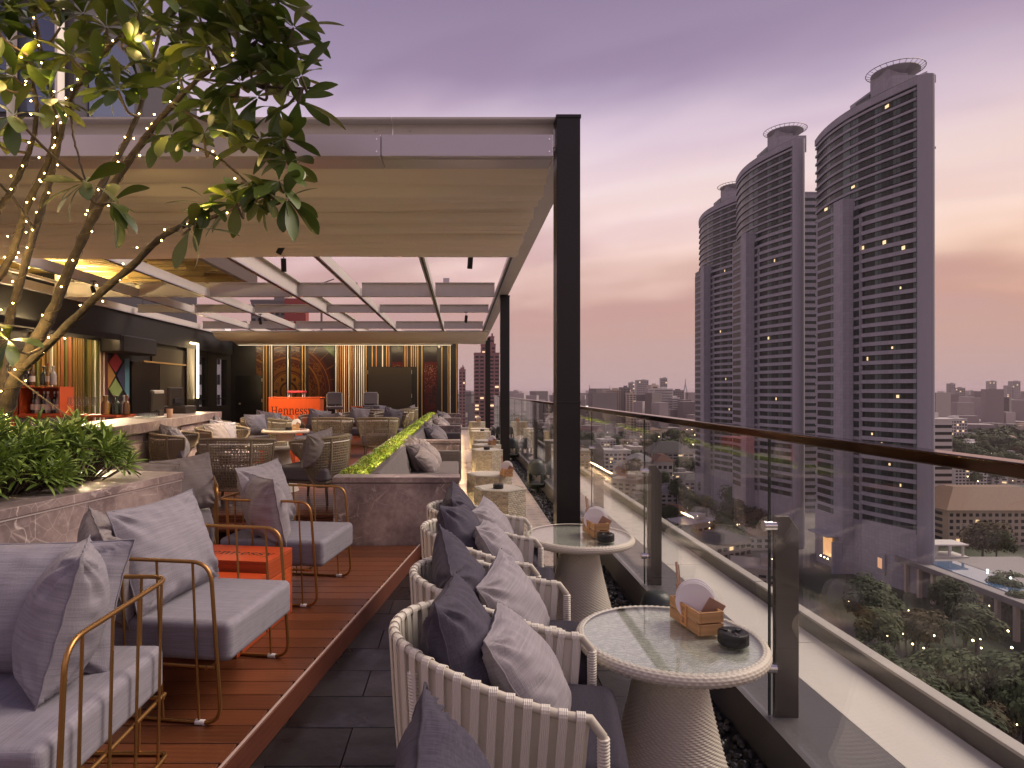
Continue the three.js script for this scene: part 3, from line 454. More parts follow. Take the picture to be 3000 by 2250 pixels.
// ---------- booths: marble walls, planted strip, upholstered seats ----------
M.upholstery = std([0.115, 0.10, 0.105], 0.85, { map: T.fabric, bumpMap: T.fabricBump, bumpScale: 0.001 }); M.upholsteryPale = std([0.17, 0.15, 0.145], 0.85, { map: T.fabric });
const BOOTHS = [5.67, 9.89, 14.06, 18.0, 21.7];
BOOTHS.forEach((d, i) => {
  const names = ['tall marble booth wall at the head of the low timber deck', 'marble divider between the first and second booths of the row', 'marble divider between the second and third booths of the row', 'marble divider between the third and fourth booths of the row', 'last marble divider of the booth row, by the decorated wall'];
  const W = thing('booth_wall', names[i], 'booth wall', 'marble walls of the booth row', [0, 0, -d]);
  mesh('marble_panel', span(-1.15, -0.02, 0.0, 0.664, 0, -0.2), M.marble, W); mesh('groove_strip', span(-1.145, -0.026, 0.6645, 0.6705, -0.006, -0.194), M.trackDark, W); mesh('coping', rbox(1.15, 0.05, 0.22, 0.004, -0.583, 0.697, -0.1), M.marble, W);
  if (i < 4) {
    const d2 = BOOTHS[i + 1], L = d2 - d;
    const S = thing('booth_sofa', ['dark grey upholstered booth sofa just behind the tall marble wall', 'dark grey upholstered sofa of the second booth in the row', 'dark grey upholstered sofa of the third booth in the row', 'dark grey upholstered sofa of the booth at the end of the row'][i], 'booth sofa', 'upholstered booth sofas', [0, 0, -d - 0.22]);
    const l = L - 0.26;
    mesh('base', span(-0.86, -0.06, 0.09, 0.28, 0, -l), M.upholstery, S); mesh('seat', rbox(0.7, 0.14, l - 0.2, 0.03, -0.38, 0.35, -l / 2 + 0.06), M.upholstery, S);
    const bk = mesh('backrest', rbox(0.12, 0.4, l - 0.02, 0.03, 0, 0, 0), M.upholsteryPale, S, [-0.76, 0.53, -l / 2], [0, 0, 0.28]);
    mesh('side_panel', rbox(0.9, 0.485, 0.12, 0.05, -0.44, 0.335, -l + 0.07, 4), M.upholstery, S); mesh('piping', bent([V(-0.86, 0.09, -l + 0.131), V(-0.86, 0.567, -l + 0.131), V(-0.002, 0.567, -l + 0.131), V(-0.002, 0.09, -l + 0.131)], 0.05, 0.005, 6), M.upholsteryPale, S);
    // planted trough along the booth
    const Tr = thing('trough_planter', ['planted marble trough behind the first booth sofa', 'planted marble trough behind the second booth sofa', 'planted marble trough behind the third booth sofa', 'planted marble trough behind the end booth sofa'][i], 'planter', 'planted troughs behind the booths', [0, 0, -d - 0.2]);
    mesh('outer_side', span(-1.18, -1.13, 0, 0.70, -0.002, -L + 0.202), M.marble, Tr); mesh('inner_side', span(-0.885, -0.835, 0, 0.70, -0.002, -L + 0.202), M.marble, Tr); mesh('soil', span(-1.13, -0.885, 0.4, 0.64, -0.002, -L + 0.202), M.soil, Tr);
  }
});
// ---------- soft furnishing ----------
const fab = (c, m = T.fabric) => phys(c, 0.88, { map: m, bumpMap: T.fabricBump, bumpScale: 0.0008, sheen: 0.08, sheenRoughness: 0.5, sheenColor: rgb(0.6, 0.57, 0.62) });
M.lilac = fab([0.265, 0.25, 0.29]); M.lilacPale = fab([0.31, 0.285, 0.31]); M.indigo = fab([0.058, 0.05, 0.078], T.linen); M.taupe = fab([0.25, 0.22, 0.225]); M.navySeat = fab([0.032, 0.026, 0.045], T.linen); M.greySeat = fab([0.15, 0.13, 0.145]);
M.brass = std([0.40, 0.22, 0.075], 0.36, { metalness: 0.9 }); M.strap = std([0.70, 0.66, 0.57], 0.48, { bumpMap: T.strap, bumpScale: 0.0012 }); M.strapLiner = std([0.66, 0.61, 0.51], 0.7); M.strapFrame = std([0.5, 0.46, 0.38], 0.5); M.rope = std([0.23, 0.185, 0.125], 0.75); M.ropeDark = std([0.14, 0.11, 0.075], 0.8);
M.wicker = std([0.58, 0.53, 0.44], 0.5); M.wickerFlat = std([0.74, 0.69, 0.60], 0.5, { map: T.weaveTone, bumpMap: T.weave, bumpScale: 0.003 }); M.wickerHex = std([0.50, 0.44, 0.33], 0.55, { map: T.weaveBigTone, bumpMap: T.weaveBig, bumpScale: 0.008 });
M.pine = [0.9, 1, 1.12].map((k) => std([0.52 * k, 0.29 * k, 0.125 * k], 0.55, { map: T.wood })); M.china = std([0.78, 0.75, 0.76], 0.15); M.napkin = std([0.36, 0.22, 0.15], 0.85); M.ash = std([0.012, 0.012, 0.013], 0.4, { bumpMap: T.slateBump, bumpScale: 0.004 }); M.white = std([0.8, 0.8, 0.8], 0.5);
M.crate = [0.85, 1, 1.15].map((k) => std([0.52 * k, 0.085 * k, 0.018 * k], 0.5, { map: T.wood }));
M.bottle = [[0.02, 0.012, 0.006], [0.10, 0.045, 0.01], [0.015, 0.03, 0.012], [0.25, 0.14, 0.03], [0.3, 0.28, 0.26]].map((c) => phys(c, 0.08, { clearcoat: 0.6 })); M.paper = std([0.62, 0.58, 0.5], 0.7); M.clear = phys([0.93, 0.94, 0.93], 0.02, { transmission: 1 });

function pillowGeo(w, h, t, seed, sag = 0.2) {
  const r = rng(seed), ph = Array.from({ length: 12 }, () => r() * 6.28), n = 44, geos = [];
  const out = (s, q) => [w / 2 * s * (1 - 0.06 * (1 - q * q) * Math.abs(s) ** 3), h / 2 * q * (1 - 0.075 * (1 - s * s) * Math.abs(q) ** 3)];
  for (const side of [1, -1]) {
    geos.push(grid(n, n, (a, b) => {
      const s = (a * 2 - 1) * side, q = b * 2 - 1, [x, y] = out(s, q), es = 1 - Math.abs(s), eq = 1 - Math.abs(q), e = Math.min(es, eq);
      let f = Math.pow(Math.max(0, 1 - Math.abs(s) ** 2.2), 0.6) * Math.pow(Math.max(0, 1 - Math.abs(q) ** 2.2), 0.6);
      f *= 1 + sag * -q * 0.8;
      const m = e * (1 - sstep(0.0, 0.55, e)) * 4;
      let z = t / 2 * f;
      z += m * 0.006 * (Math.sin((Math.abs(s) > Math.abs(q) ? q : s) * 19 + ph[0] + 2 * Math.sin(s * 3 + ph[1])) + 0.6 * Math.sin((s + q) * 13 + ph[2]));
      for (let c = 0; c < 4; c++) { const cs = c & 1 ? 1 : -1, cq = c & 2 ? 1 : -1, dx = s - cs, dy = q - cq, R = Math.hypot(dx, dy), an = Math.atan2(dy, dx); z += 0.011 * sstep(0.02, 0.16, R) * (1 - sstep(0.3, 0.95, R)) * Math.sin(an * 11 + ph[4 + c]) * Math.min(1, e * 9); }
      z += 0.010 * f * (vnoise(s * 2.2 + 7 + seed, q * 2.2 + 3, 0, seed) - 0.5) + 0.004 * f * Math.sin(s * 7 + q * 4 + ph[9]);
      return V(x, y, side * Math.max(z, 0));
    }, (a, b) => [(a - 0.5) * w, (b - 0.5) * h]));
  }
  const edge = []; const N = 15; for (let k = 0; k < 4; k++) for (let i = 0; i < N; i++) { const q = i / N * 2 - 1, [x, y] = [[q, -1], [1, q], [-q, 1], [-1, -q]][k]; const [X, Y] = out(x, y); edge.push(V(X, Y, 0.002 * Math.sin(i * 1.9 + ph[k]))); } edge.push(edge[0].clone());
  return { body: merge(geos), piping: sweep(edge, 0.0034, 5) };
}
const PG = { sq: [1, 2, 3].map((s) => pillowGeo(0.47, 0.46, 0.25, s)), small: [4, 5, 6].map((s) => pillowGeo(0.41, 0.40, 0.21, s)), wide: [7, 8].map((s) => pillowGeo(0.64, 0.48, 0.21, s, 0.3)), big: [pillowGeo(0.98, 0.47, 0.27, 9, 0.3)] };
let pillowCount = 0;
function pillow(kind, label, mat, pos, e, group = 'loose cushions on the chairs', cat = 'cushion') {
  const g = PG[kind][pillowCount++ % PG[kind].length], o = thing('scatter_cushion', label, cat, group, pos); o.rotation.order = 'YXZ'; o.rotation.set(...e);
  mesh('piping', g.piping, mat, mesh('cover', g.body, mat, o)); return o;
}
const local = (pos, turn, x, y, z) => { const c = Math.cos(turn), s = Math.sin(turn); return [pos[0] + x * c + z * s, pos[1] + y, pos[2] - x * s + z * c]; };
// a cushion set against something: facing = direction it faces in the plan (turn), lean = tilt backwards
const leanOn = (kind, label, mat, pos, turn, [x, y, z], lean, roll = 0, yaw = 0, group) => pillow(kind, label, mat, local(pos, turn, x, y, z), [-lean, turn + Math.PI / 2 + yaw, roll], group);

// ---------- brass armchairs ----------
function brassSeat(label, w, pos, turn, group) {
  const o = thing('brass_armchair', label, 'armchair', group, pos, turn), hw = w / 2 + 0.012, xF = 0.30, xB = -0.35, yT = 0.675, r = 0.0085;
  mesh('frame', bent([V(xB + 0.08, 0.0095, -hw), V(xF + 0.04, 0.0095, -hw), V(xF - 0.01, yT, -hw), V(xB, yT, -hw), V(xB, yT, hw), V(xF - 0.01, yT, hw), V(xF + 0.04, 0.0095, hw), V(xB + 0.08, 0.0095, hw)], 0.085, r, 10), M.brass, o);
  mesh('back_foot_rail', bent([V(xB + 0.08, 0.0095, -hw), V(xB + 0.02, 0.0095, -hw), V(xB + 0.02, 0.0095, hw), V(xB + 0.08, 0.0095, hw)], 0.05, r, 8), M.brass, o);
  for (const s of [-1, 1]) for (let i = 0; i < 4; i++) { const x = lerp(xB + 0.07, xF - 0.09, i / 3); mesh('spindle', rod(V(x + 0.03, 0.012, s * hw), V(x, yT, s * hw), 0.0056, 0.0056, 8), M.brass, o); }
  const nb = Math.round(w / 0.11); for (let i = 1; i < nb; i++) { const z = lerp(-hw, hw, i / nb); mesh('spindle', rod(V(xB + 0.02, 0.012, z), V(xB, yT, z), 0.0056, 0.0056, 8), M.brass, o); }
  for (const s of [-1, 1]) mesh('seat_rail', rod(V(xB + 0.02, 0.235, s * (hw - 0.012)), V(xF, 0.235, s * (hw - 0.012)), 0.008, 0.008, 8), M.brass, o);
  for (const x of [xB + 0.05, xF - 0.03]) mesh('seat_rail', rod(V(x, 0.235, -hw), V(x, 0.235, hw), 0.008, 0.008, 8), M.brass, o);
  const sg = flatUV(new RoundedBoxGeometry(0.72, 0.17, w - 0.02, 5, 0.03)), p = sg.attributes.position; for (let i = 0; i < p.count; i++) { const x = p.getX(i), y = p.getY(i), z = p.getZ(i); p.setY(i, y + (y > 0 ? 0.012 * (1 - (x / 0.36) ** 2) * (1 - (z / w * 2) ** 2) : 0) + 0.003 * Math.sin(x * 15 + z * 9)); } sg.computeVertexNormals();
  mesh('seat_cushion', sg, M.lilac, o, [0.005, 0.332, 0]);
  for (const s of [-1, 1]) mesh('foot_pad', rod(V(xF - 0.075, 0.0095, s * hw), V(xF - 0.035, 0.0095, s * hw), 0.0115, 0.0115, 10), M.white, o);
  return o;
}
const DECK = 0.113, ROW = -8.7 * Math.PI / 180;
brassSeat('wide brass-framed lilac sofa facing out from the marble planter', 1.08, [-1.665, DECK, -2.06], -Math.PI / 2, 'brass-framed seats on the low deck');
brassSeat('brass armchair with lilac seat between the wide sofa and the orange crates', 0.64, [-1.275, DECK, -2.98], ROW, 'brass-framed seats on the low deck');
brassSeat('brass armchair with lilac seat between the orange crates and the marble booth wall', 0.64, [-1.2, DECK, -4.40], ROW, 'brass-framed seats on the low deck');
brassSeat('brass armchair half hidden past the end of the marble planter', 0.64, [-2.25, DECK, -4.85], -1.15, 'brass-framed seats on the low deck');
leanOn('big', 'large plump lilac back cushion on the wide brass sofa', M.lilac, [-1.665, DECK, -2.06], -Math.PI / 2, [-0.19, 0.615, 0.03], 0.34);
leanOn('sq', 'lilac-grey cushion wedged in the arm corner of the wide brass sofa', M.lilac, [-1.665, DECK, -2.06], -Math.PI / 2, [-0.09, 0.63, -0.315], 0.26, 0.06, -1.1);
leanOn('wide', 'broad lilac back cushion on the brass armchair before the orange crates', M.lilac, [-1.275, DECK, -2.98], ROW, [-0.12, 0.64, 0.0], 0.32);
leanOn('sq', 'grey cushion leaning across the near arm of the armchair before the crates', M.taupe, [-1.275, DECK, -2.98], ROW, [-0.28, 0.60, 0.2], 0.25, 0.1, 0.75);
leanOn('wide', 'broad lilac back cushion on the brass armchair by the booth wall', M.lilacPale, [-1.2, DECK, -4.40], ROW, [-0.18, 0.645, -0.03], 0.28);
leanOn('sq', 'lilac-grey cushion standing in the arm corner of the armchair by the booth wall', M.lilacPale, [-1.2, DECK, -4.40], ROW, [-0.08, 0.61, 0.21], 0.22, 0.04, 0.85);
leanOn('sq', 'grey cushion on the half-hidden brass armchair past the planter end', M.taupe, [-2.25, DECK, -4.85], -1.15, [-0.14, 0.64, -0.12], 0.3, 0.1, 0.3);
leanOn('sq', 'second grey cushion on the half-hidden brass armchair past the planter end', M.taupe, [-2.25, DECK, -4.85], -1.15, [-0.05, 0.62, 0.18], 0.3, -0.1, -0.4);

// ---------- orange wooden crates as side tables ----------
const crateFace = canvasTex(512, 256, (g, w, h) => { g.fillStyle = '#c2521f'; g.fillRect(0, 0, w, h); const r = rng(6); for (let i = 0; i < 900; i++) { g.fillStyle = `rgba(${120 + r() * 90},${30 + r() * 40},10,${0.05 + r() * 0.12})`; g.fillRect(0, r() * h, w, 1 + r() * 2); } g.fillStyle = '#9c3c14'; for (const y of [85, 171]) g.fillRect(0, y, w, 3); g.fillStyle = '#1b0d08'; g.font = 'bold 92px serif'; g.textAlign = 'center'; g.textBaseline = 'middle'; g.fillText('Hennessy', w / 2, h / 2, w * 0.86); });
function orangeCrate(label, pos, turn, [w, h, d], group, print = true) {
  const o = thing('wooden_crate', label, 'crate', group, pos, turn), n = 4;
  mesh('core', box(w - 0.04, h - 0.02, d - 0.04, 0, h / 2, 0), M.crate[0], o);
  for (let i = 0; i < n; i++) { const ph = h / n; for (const s of [-1, 1]) { mesh('plank', rbox(w, ph - 0.004, 0.016, 0.002, 0, ph * (i + 0.5), s * (d / 2 - 0.008)), M.crate[(i + 1) % 3], o); mesh('plank', rbox(0.016, ph - 0.004, d - 0.034, 0.002, s * (w / 2 - 0.008), ph * (i + 0.5), 0), M.crate[i % 3], o); } }
  const tg = new THREE.BoxGeometry(w, 0.014, d); const lid = mesh('lid', tg, print ? [0, 1, 2, 3, 4, 5].map((i) => i === 2 ? M.crateTop : M.crate[1]) : M.crate[1], o, [0, h + 0.007, 0]); return o;
}
M.crateTop = std([1, 1, 1], 0.5, { map: crateFace });
orangeCrate('orange printed crate behind the lower crate, between the two brass armchairs', [-1.36, DECK, -3.82], ROW, [0.56, 0.39, 0.34], 'orange crates on the low deck');
orangeCrate('lower orange printed crate carrying the round ashtray', [-1.40, DECK, -3.46], ROW, [0.54, 0.33, 0.33], 'orange crates on the low deck');
function ashtray(label, pos) {
  const o = thing('ashtray', label, 'ashtray', 'round black ashtrays', pos);
  mesh('bowl', lathe([[0.001, 0.004], [0.05, 0], [0.056, 0.006], [0.056, 0.024], [0.0545, 0.026], [0.056, 0.028], [0.055, 0.044], [0.05, 0.048], [0.03, 0.045], [0.013, 0.044], [0.012, 0.02], [0.001, 0.018]], 36), M.ash, o);
  for (let k = 0; k < 3; k++) mesh('rest_notch', rbox(0.012, 0.004, 0.032, 0.001, 0, 0, 0), M.blackGloss, o, [Math.sin(k * 2.1) * 0.035, 0.0475, Math.cos(k * 2.1) * 0.035], [0, k * 2.1, 0]); return o;
}
ashtray('black round ashtray on the lower orange crate', [-1.42, DECK + 0.345, -3.47]);

// ---------- wicker tables ----------
function wickerBase(rows, cols, rr, H) {
  const nu = cols * 4, nv = rows * 4, rad = (t) => 0.118 + 0.108 * Math.pow(1 - t, 1.35);
  return grid(nu, nv, (u, v) => { const c = u * cols, j = Math.floor(v * rows * 0.99999), fy = v * rows - j, row = Math.pow(Math.max(0, Math.sin(fy * Math.PI)), 0.6), st = 0.5 + 0.5 * Math.cos(Math.PI * (c * 2 + j)), R = rad(v) + Math.max(0.0065 * row * Math.pow(Math.max(0, st), 0.7), 0.0012 * (1 - st)) ; const a = u * 2 * Math.PI; return V(Math.sin(a) * R, v * H, Math.cos(a) * R); }, (u, v) => [u * 2, v]);
}
function wickerRim(R, th, cols, rows) {
  return grid(cols * 4, rows * 4, (u, v) => { const a = u * 2 * Math.PI, ps = lerp(-0.35, Math.PI * 1.25, v), c = u * cols, j = Math.floor(v * rows * 0.99999), fy = v * rows - j, st = 0.5 + 0.5 * Math.cos(Math.PI * (c * 2 + j)), e = 0.0032 * Math.pow(Math.max(0, Math.sin(fy * Math.PI)), 0.6) * Math.pow(Math.max(0, st), 0.7); const rr = th / 2 + e, x = R - th / 2 + Math.sin(ps) * rr, y = Math.cos(ps) * rr; return V(Math.sin(a) * x, y, Math.cos(a) * x); }, (u, v) => [u * 3, v * 0.2]);
}
const WT = { base: wickerBase(60, 42, 1, 0.50), rim: wickerRim(0.361, 0.046, 88, 9) };
const disc = (r, y, seg = 64) => { const g = new THREE.CircleGeometry(r, seg).rotateX(-Math.PI / 2).translate(0, y, 0), p = g.attributes.position; for (let i = 0; i < p.count; i++) g.attributes.uv.setXY(i, p.getX(i), p.getZ(i)); return g; };
function wickerTable(label, pos, group, s = 1) {
  const o = thing('wicker_table', label, 'table', group, pos); o.scale.setScalar(s);
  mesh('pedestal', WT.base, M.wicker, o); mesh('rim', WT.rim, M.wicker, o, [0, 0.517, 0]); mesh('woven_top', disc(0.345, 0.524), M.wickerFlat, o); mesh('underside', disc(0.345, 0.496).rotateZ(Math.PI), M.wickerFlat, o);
  const gt = mesh('glass_top', new THREE.CylinderGeometry(0.343, 0.343, 0.007, 72).translate(0, 0.5375, 0), M.tableGlass, o); mesh('glass_edge', new THREE.TorusGeometry(0.3435, 0.0022, 6, 72).rotateX(Math.PI / 2).translate(0, 0.5375, 0), M.glassEdge, gt);
  mesh('foot_ring', new THREE.TorusGeometry(0.224, 0.008, 8, 48).rotateX(Math.PI / 2).translate(0, 0.008, 0), M.wicker, o); return o;
}
M.tableGlass = phys([0.92, 0.95, 0.94], 0, { transmission: 1, ior: 1.5 });
const TBL = [[0.818, 0, -2.467], [0.789, 0, -4.2]];
wickerTable('round glass-topped wicker table beside the third and fourth strap chairs from the booth', TBL[0], 'round wicker tables by the railing');
wickerTable('round wicker table with glass top next to the tall black post', TBL[1], 'round wicker tables by the railing');

// ---------- little condiment crates ----------
const skyPrint = canvasTex(256, 256, (g, w) => { g.fillStyle = '#cf9a62'; g.fillRect(0, 0, w, w); const r = rng(2); for (let i = 0; i < 200; i++) { g.fillStyle = `rgba(120,70,30,${0.04 + r() * 0.08})`; g.fillRect(0, r() * w, w, 1 + r() * 2); } g.fillStyle = '#5a371d'; g.textAlign = 'center'; g.font = 'bold 76px sans-serif'; g.fillText('SKY', w / 2, 84, 200); g.font = 'bold 34px sans-serif'; g.fillText('ON', w / 2, 130); g.font = 'bold 92px sans-serif'; g.fillText('20', w / 2, 222, 200); });
M.skyPrint = std([1, 1, 1], 0.6, { map: skyPrint });
function caddy(label, pos, turn, s = 1) {
  const o = thing('table_caddy', label, 'wooden box', 'small slatted boxes on the tables', pos, turn); o.scale.setScalar(s);
  const L = 0.222, W = 0.108, H = 0.092; // long along z
  mesh('floor_board', box(W - 0.004, 0.006, L - 0.004, 0, 0.004, 0), M.pine[0], o);
  for (const [y, k] of [[0.021, 0], [0.069, 1]]) for (const q of [-1, 1]) { mesh('slat', rbox(0.008, 0.042, L, 0.0015, q * (W / 2 - 0.004), y, 0), M.pine[k + 1], o); mesh('slat', rbox(W - 0.018, 0.042, 0.008, 0.0015, 0, y, q * (L / 2 - 0.004)), M.pine[2 - k], o); }
  for (const a of [-1, 1]) for (const b of [-1, 1]) mesh('corner_post', box(0.01, 0.086, 0.01, a * (W / 2 - 0.014), 0.048, b * (L / 2 - 0.014)), M.pine[0], o);
  mesh('printed_panel', (() => { const g = new THREE.BoxGeometry(0.003, 0.086, 0.05); return g; })(), M.skyPrint, o, [-W / 2 - 0.0017, 0.047, 0.0]);
  const put = (name, label2, cat, geo, mat, p, r) => { const q = thing(name, label2, cat, 'things held in the small slatted boxes', local(pos, turn, p[0] * s, p[1] * s, p[2] * s)); q.scale.setScalar(s); q.rotation.set(r[0], turn + r[1], r[2], 'YXZ'); return mesh(name === 'saucer' ? 'plate_body' : 'sheet', geo, mat, q); };
  const plate = lathe([[0.001, 0], [0.04, 0.0], [0.045, 0.003], [0.075, 0.011], [0.077, 0.0125], [0.075, 0.013], [0.046, 0.0065], [0.001, 0.005]], 40).rotateX(Math.PI / 2);
  const what = label.replace(/^.*box /, '');
  for (let k = 0; k < 3; k++) put('saucer', 'white saucer in the box ' + what, 'saucer', plate, M.china, [-0.002 + k * 0.012, 0.094 + k * 0.002, 0.0 - k * 0.02], [-0.16 - 0.04 * k, -0.62 + 0.05 * k, 0]);
  put('paper_napkin', 'folded brown napkin in the box ' + what, 'napkin', rbox(0.07, 0.09, 0.006, 0.002), M.napkin, [0.034, 0.078, 0.062], [0.05, -0.35, -0.5]);
  put('cutlery_pouch', 'brown cutlery pouch in the box ' + what, 'napkin', merge([rbox(0.034, 0.12, 0.008, 0.002), rbox(0.012, 0.1, 0.004, 0.0015, -0.006, 0.1, 0.002), rbox(0.005, 0.09, 0.003, 0.001, 0.008, 0.09, 0)]), M.napkin, [-0.02, 0.09, -0.085], [-0.05, 0.3, 0.08]);
  return o;
}
caddy('slatted pine box on the wicker table beside the third strap chair', [0.962, 0.541, -2.575], 0.19);
caddy('slatted pine box on the wicker table next to the tall black post', [0.905, 0.541, -4.22], 0.15);
ashtray('black round ashtray beside the pine box on the glass table by the support fin', [1.033, 0.541, -2.385]); ashtray('black round ashtray on the glass table next to the tall post', [0.925, 0.541, -4.02]);

// ---------- strap armchairs ----------
function strapChair(label, pos, turn) {
  const o = thing('strap_armchair', label, 'armchair', 'cream strap armchairs in a row facing the railing', pos, turn);
  const plan = (t, k, xf = 0.28) => { const L1 = xf + 0.02, A = Math.PI * 0.5 * 0.3 * 2 * 0.98, tot = 2 * L1 + A; let s = t * tot; const hw = 0.285 * k; if (s < L1) return [xf - s, -hw]; s -= L1; if (s < A) { const a = s / A * Math.PI; return [-0.02 - Math.sin(a) * 0.31 * k, -Math.cos(a) * hw]; } s -= A; return [-0.02 + s, hw]; };
  const yTop = (x) => 0.615 + 0.125 * sstep(0.0, 1.0, (0.28 - x) / 0.6), top = (t) => { const [x, z] = plan(t, 1); return V(x, yTop(x), z); }, bot = (t) => { const [x, z] = plan(t, 0.9, 0.25); return V(x, 0.26, z); };
  const tp = Array.from({ length: 49 }, (_, i) => top(i / 48)), bp = Array.from({ length: 49 }, (_, i) => bot(i / 48));
  const fr = [V(0.315, 0.0, -0.285), V(0.318, 0.5, -0.287), V(0.312, 0.575, -0.287)], fl = [V(0.312, 0.575, 0.287), V(0.318, 0.5, 0.287), V(0.315, 0.0, 0.285)];
  mesh('top_rail', sweep([...fr, ...tp, ...fl], 0.0135, 10), M.strapFrame, o); mesh('lower_rail', sweep(bp, 0.011, 8), M.strapFrame, o);
  const N = 32;
  for (let i = 0; i < N; i++) {
    const t = (i + 0.5) / N, a = top(t), b = bot(t), a2 = top(clamp(t + 0.012)), nrm = top(Math.min(1, t + 0.01)).sub(top(Math.max(0, t - 0.01))).setY(0).normalize(), outw = V(nrm.z, 0, -nrm.x); if (outw.dot(V(a.x + 0.05, 0, a.z)) < 0) outw.negate();
    const r = 0.017, path = [], side = []; const lean = (i % 2 ? 1 : -1) * 0.012;
    path.push(b.clone().addScaledVector(outw, -0.013).addScaledVector(nrm, lean), a.clone().addScaledVector(outw, -r).add(V(0, -0.012, 0)).addScaledVector(nrm, lean * 0.3));
    for (let k = 0; k <= 6; k++) { const an = Math.PI * (1 - k / 6); path.push(a.clone().addScaledVector(outw, Math.cos(an) * r).add(V(0, Math.sin(an) * r, 0))); }
    path.push(b.clone().lerp(a, 0.5).addScaledVector(outw, 0.018), b.clone().addScaledVector(outw, 0.013));
    const hw = 0.0125, pos3 = [], uv = [], idx = []; let len = 0;
    for (let k = 0; k < path.length; k++) {
      const p = path[k], q = path[Math.min(k + 1, path.length - 1)].clone().sub(path[Math.max(k - 1, 0)]).normalize(), nn = q.clone().cross(nrm).normalize(); if (k) len += p.distanceTo(path[k - 1]);
      for (const [w, h] of [[-hw, 0], [hw, 0], [hw, 0.0025], [-hw, 0.0025]]) { const P2 = p.clone().addScaledVector(nrm, w).addScaledVector(nn, -h); pos3.push(P2.x, P2.y, P2.z); uv.push(w > 0 ? 1 : 0, len * 10); }
    }
    for (let k = 0; k < path.length - 1; k++) for (let m = 0; m < 4; m++) { const A = k * 4 + m, B = k * 4 + (m + 1) % 4; idx.push(A, B, A + 4, A + 4, B, B + 4); }
    const g = new THREE.BufferGeometry(); g.setAttribute('position', new THREE.Float32BufferAttribute(pos3, 3)); g.setAttribute('uv', new THREE.Float32BufferAttribute(uv, 2)); g.setIndex(idx); const gg = g.toNonIndexed(); gg.computeVertexNormals(); mesh('strap', gg, M.strap, o);
  }
  const wrap = (p0, p1, n, name) => { const gs = []; for (let k = 0; k < n; k++) { const c = p0.clone().lerp(p1, (k + 0.5) / n), g = new THREE.TorusGeometry(0.0135, 0.0042, 6, 16).rotateX(Math.PI / 2); gs.push(g.applyQuaternion(new THREE.Quaternion().setFromUnitVectors(V(0, 1, 0), p1.clone().sub(p0).normalize())).translate(c.x, c.y, c.z)); } mesh(name, merge(gs), M.strap, o); };
  for (const s of [-1, 1]) { wrap(V(0.317, 0.26, s * 0.286), V(0.315, 0.57, s * 0.287), 34, 'arm_wrapping'); wrap(V(-0.2, 0.0, s * 0.19), V(-0.225, 0.68, s * 0.215), 70, 'rear_leg_wrapping'); mesh('leg', rod(V(-0.2, 0, s * 0.19), V(-0.225, 0.68, s * 0.215), 0.011, 0.011, 8), M.strapFrame, o); }
  mesh('liner', grid(48, 3, (a, b) => bot(a).lerp(top(a), b * 0.965)), M.strapLiner, o);
  mesh('seat_frame', rbox(0.56, 0.03, 0.5, 0.01, 0.04, 0.27, 0), M.strapFrame, o); mesh('seat_cushion', rbox(0.62, 0.13, 0.53, 0.045, 0.085, 0.405, 0, 4), M.navySeat, o);
  return o;
}
const CH = [[0.12, 4.1, 'first'], [0.12, 3.5, 'second'], [0.13, 2.64, 'third'], [0.115, 2.02, 'fourth'], [0.115, 0.97, 'fifth']];
const chair0 = strapChair('cream strap armchair, first in its row from the marble booth wall', [CH[0][0], 0, -CH[0][1]], ROW);
CH.forEach(([x, d, k], i) => {
  const pos = [x, 0, -d]; if (i) copyOf(chair0, `cream strap armchair, ${k} in its row from the marble booth wall`, pos, ROW);
  leanOn('sq', `dark indigo cushion against the back of the ${k} strap chair from the booth wall`, M.indigo, pos, ROW, [-0.12 + 0.012 * (i % 2), i === 4 ? 0.70 : 0.64, 0.0], 0.26 + 0.05 * (i % 3), [0.1, -0.16, 0.22, -0.08, 0.1][i], [0.12, -0.1, 0.2, 0.05, 0.1][i]);
  leanOn('small', `pale mauve cushion resting on the seat of the ${k} strap chair from the booth wall`, M.lilacPale, pos, ROW, [0.09, 0.595, 0.0], 0.5 + 0.07 * (i % 2), [0.08, -0.12, 0.16, -0.05, 0.1][i], [-0.1, 0.08, -0.22, 0.02, 0][i]);
});

// ---------- hexagonal wicker stools in the walkway ----------
function hexGeo() { const H = 0.45, R = 0.285, g = new THREE.CylinderGeometry(R, R, H, 6, 1, false).toNonIndexed().translate(0, H / 2, 0), p = g.attributes.position; g.computeVertexNormals(); const uv = g.attributes.uv; for (let i = 0; i < p.count; i += 3) { const n = g.attributes.normal, up = Math.abs(n.getY(i)) > 0.9; for (let k = i; k < i + 3; k++) { const X = p.getX(k), Z = p.getZ(k), t = V(n.getZ(i), 0, -n.getX(i)); up ? uv.setXY(k, X, Z) : uv.setXY(k, X * t.x + Z * t.z, p.getY(k)); } } return g; }
const hexG = hexGeo(), HX = [[0.42, 6.8, 'with the ashtray nearest the strap chairs'], [0.36, 7.95, 'second from the strap chairs'], [0.47, 11.25, 'third from the strap chairs'], [0.5, 12.25, 'fourth from the strap chairs'], [0.55, 13.3, 'fifth from the strap chairs'], [0.5, 16.4, 'sixth from the strap chairs'], [0.52, 17.5, 'seventh from the strap chairs'], [0.55, 21.4, 'last before the end balustrade']];
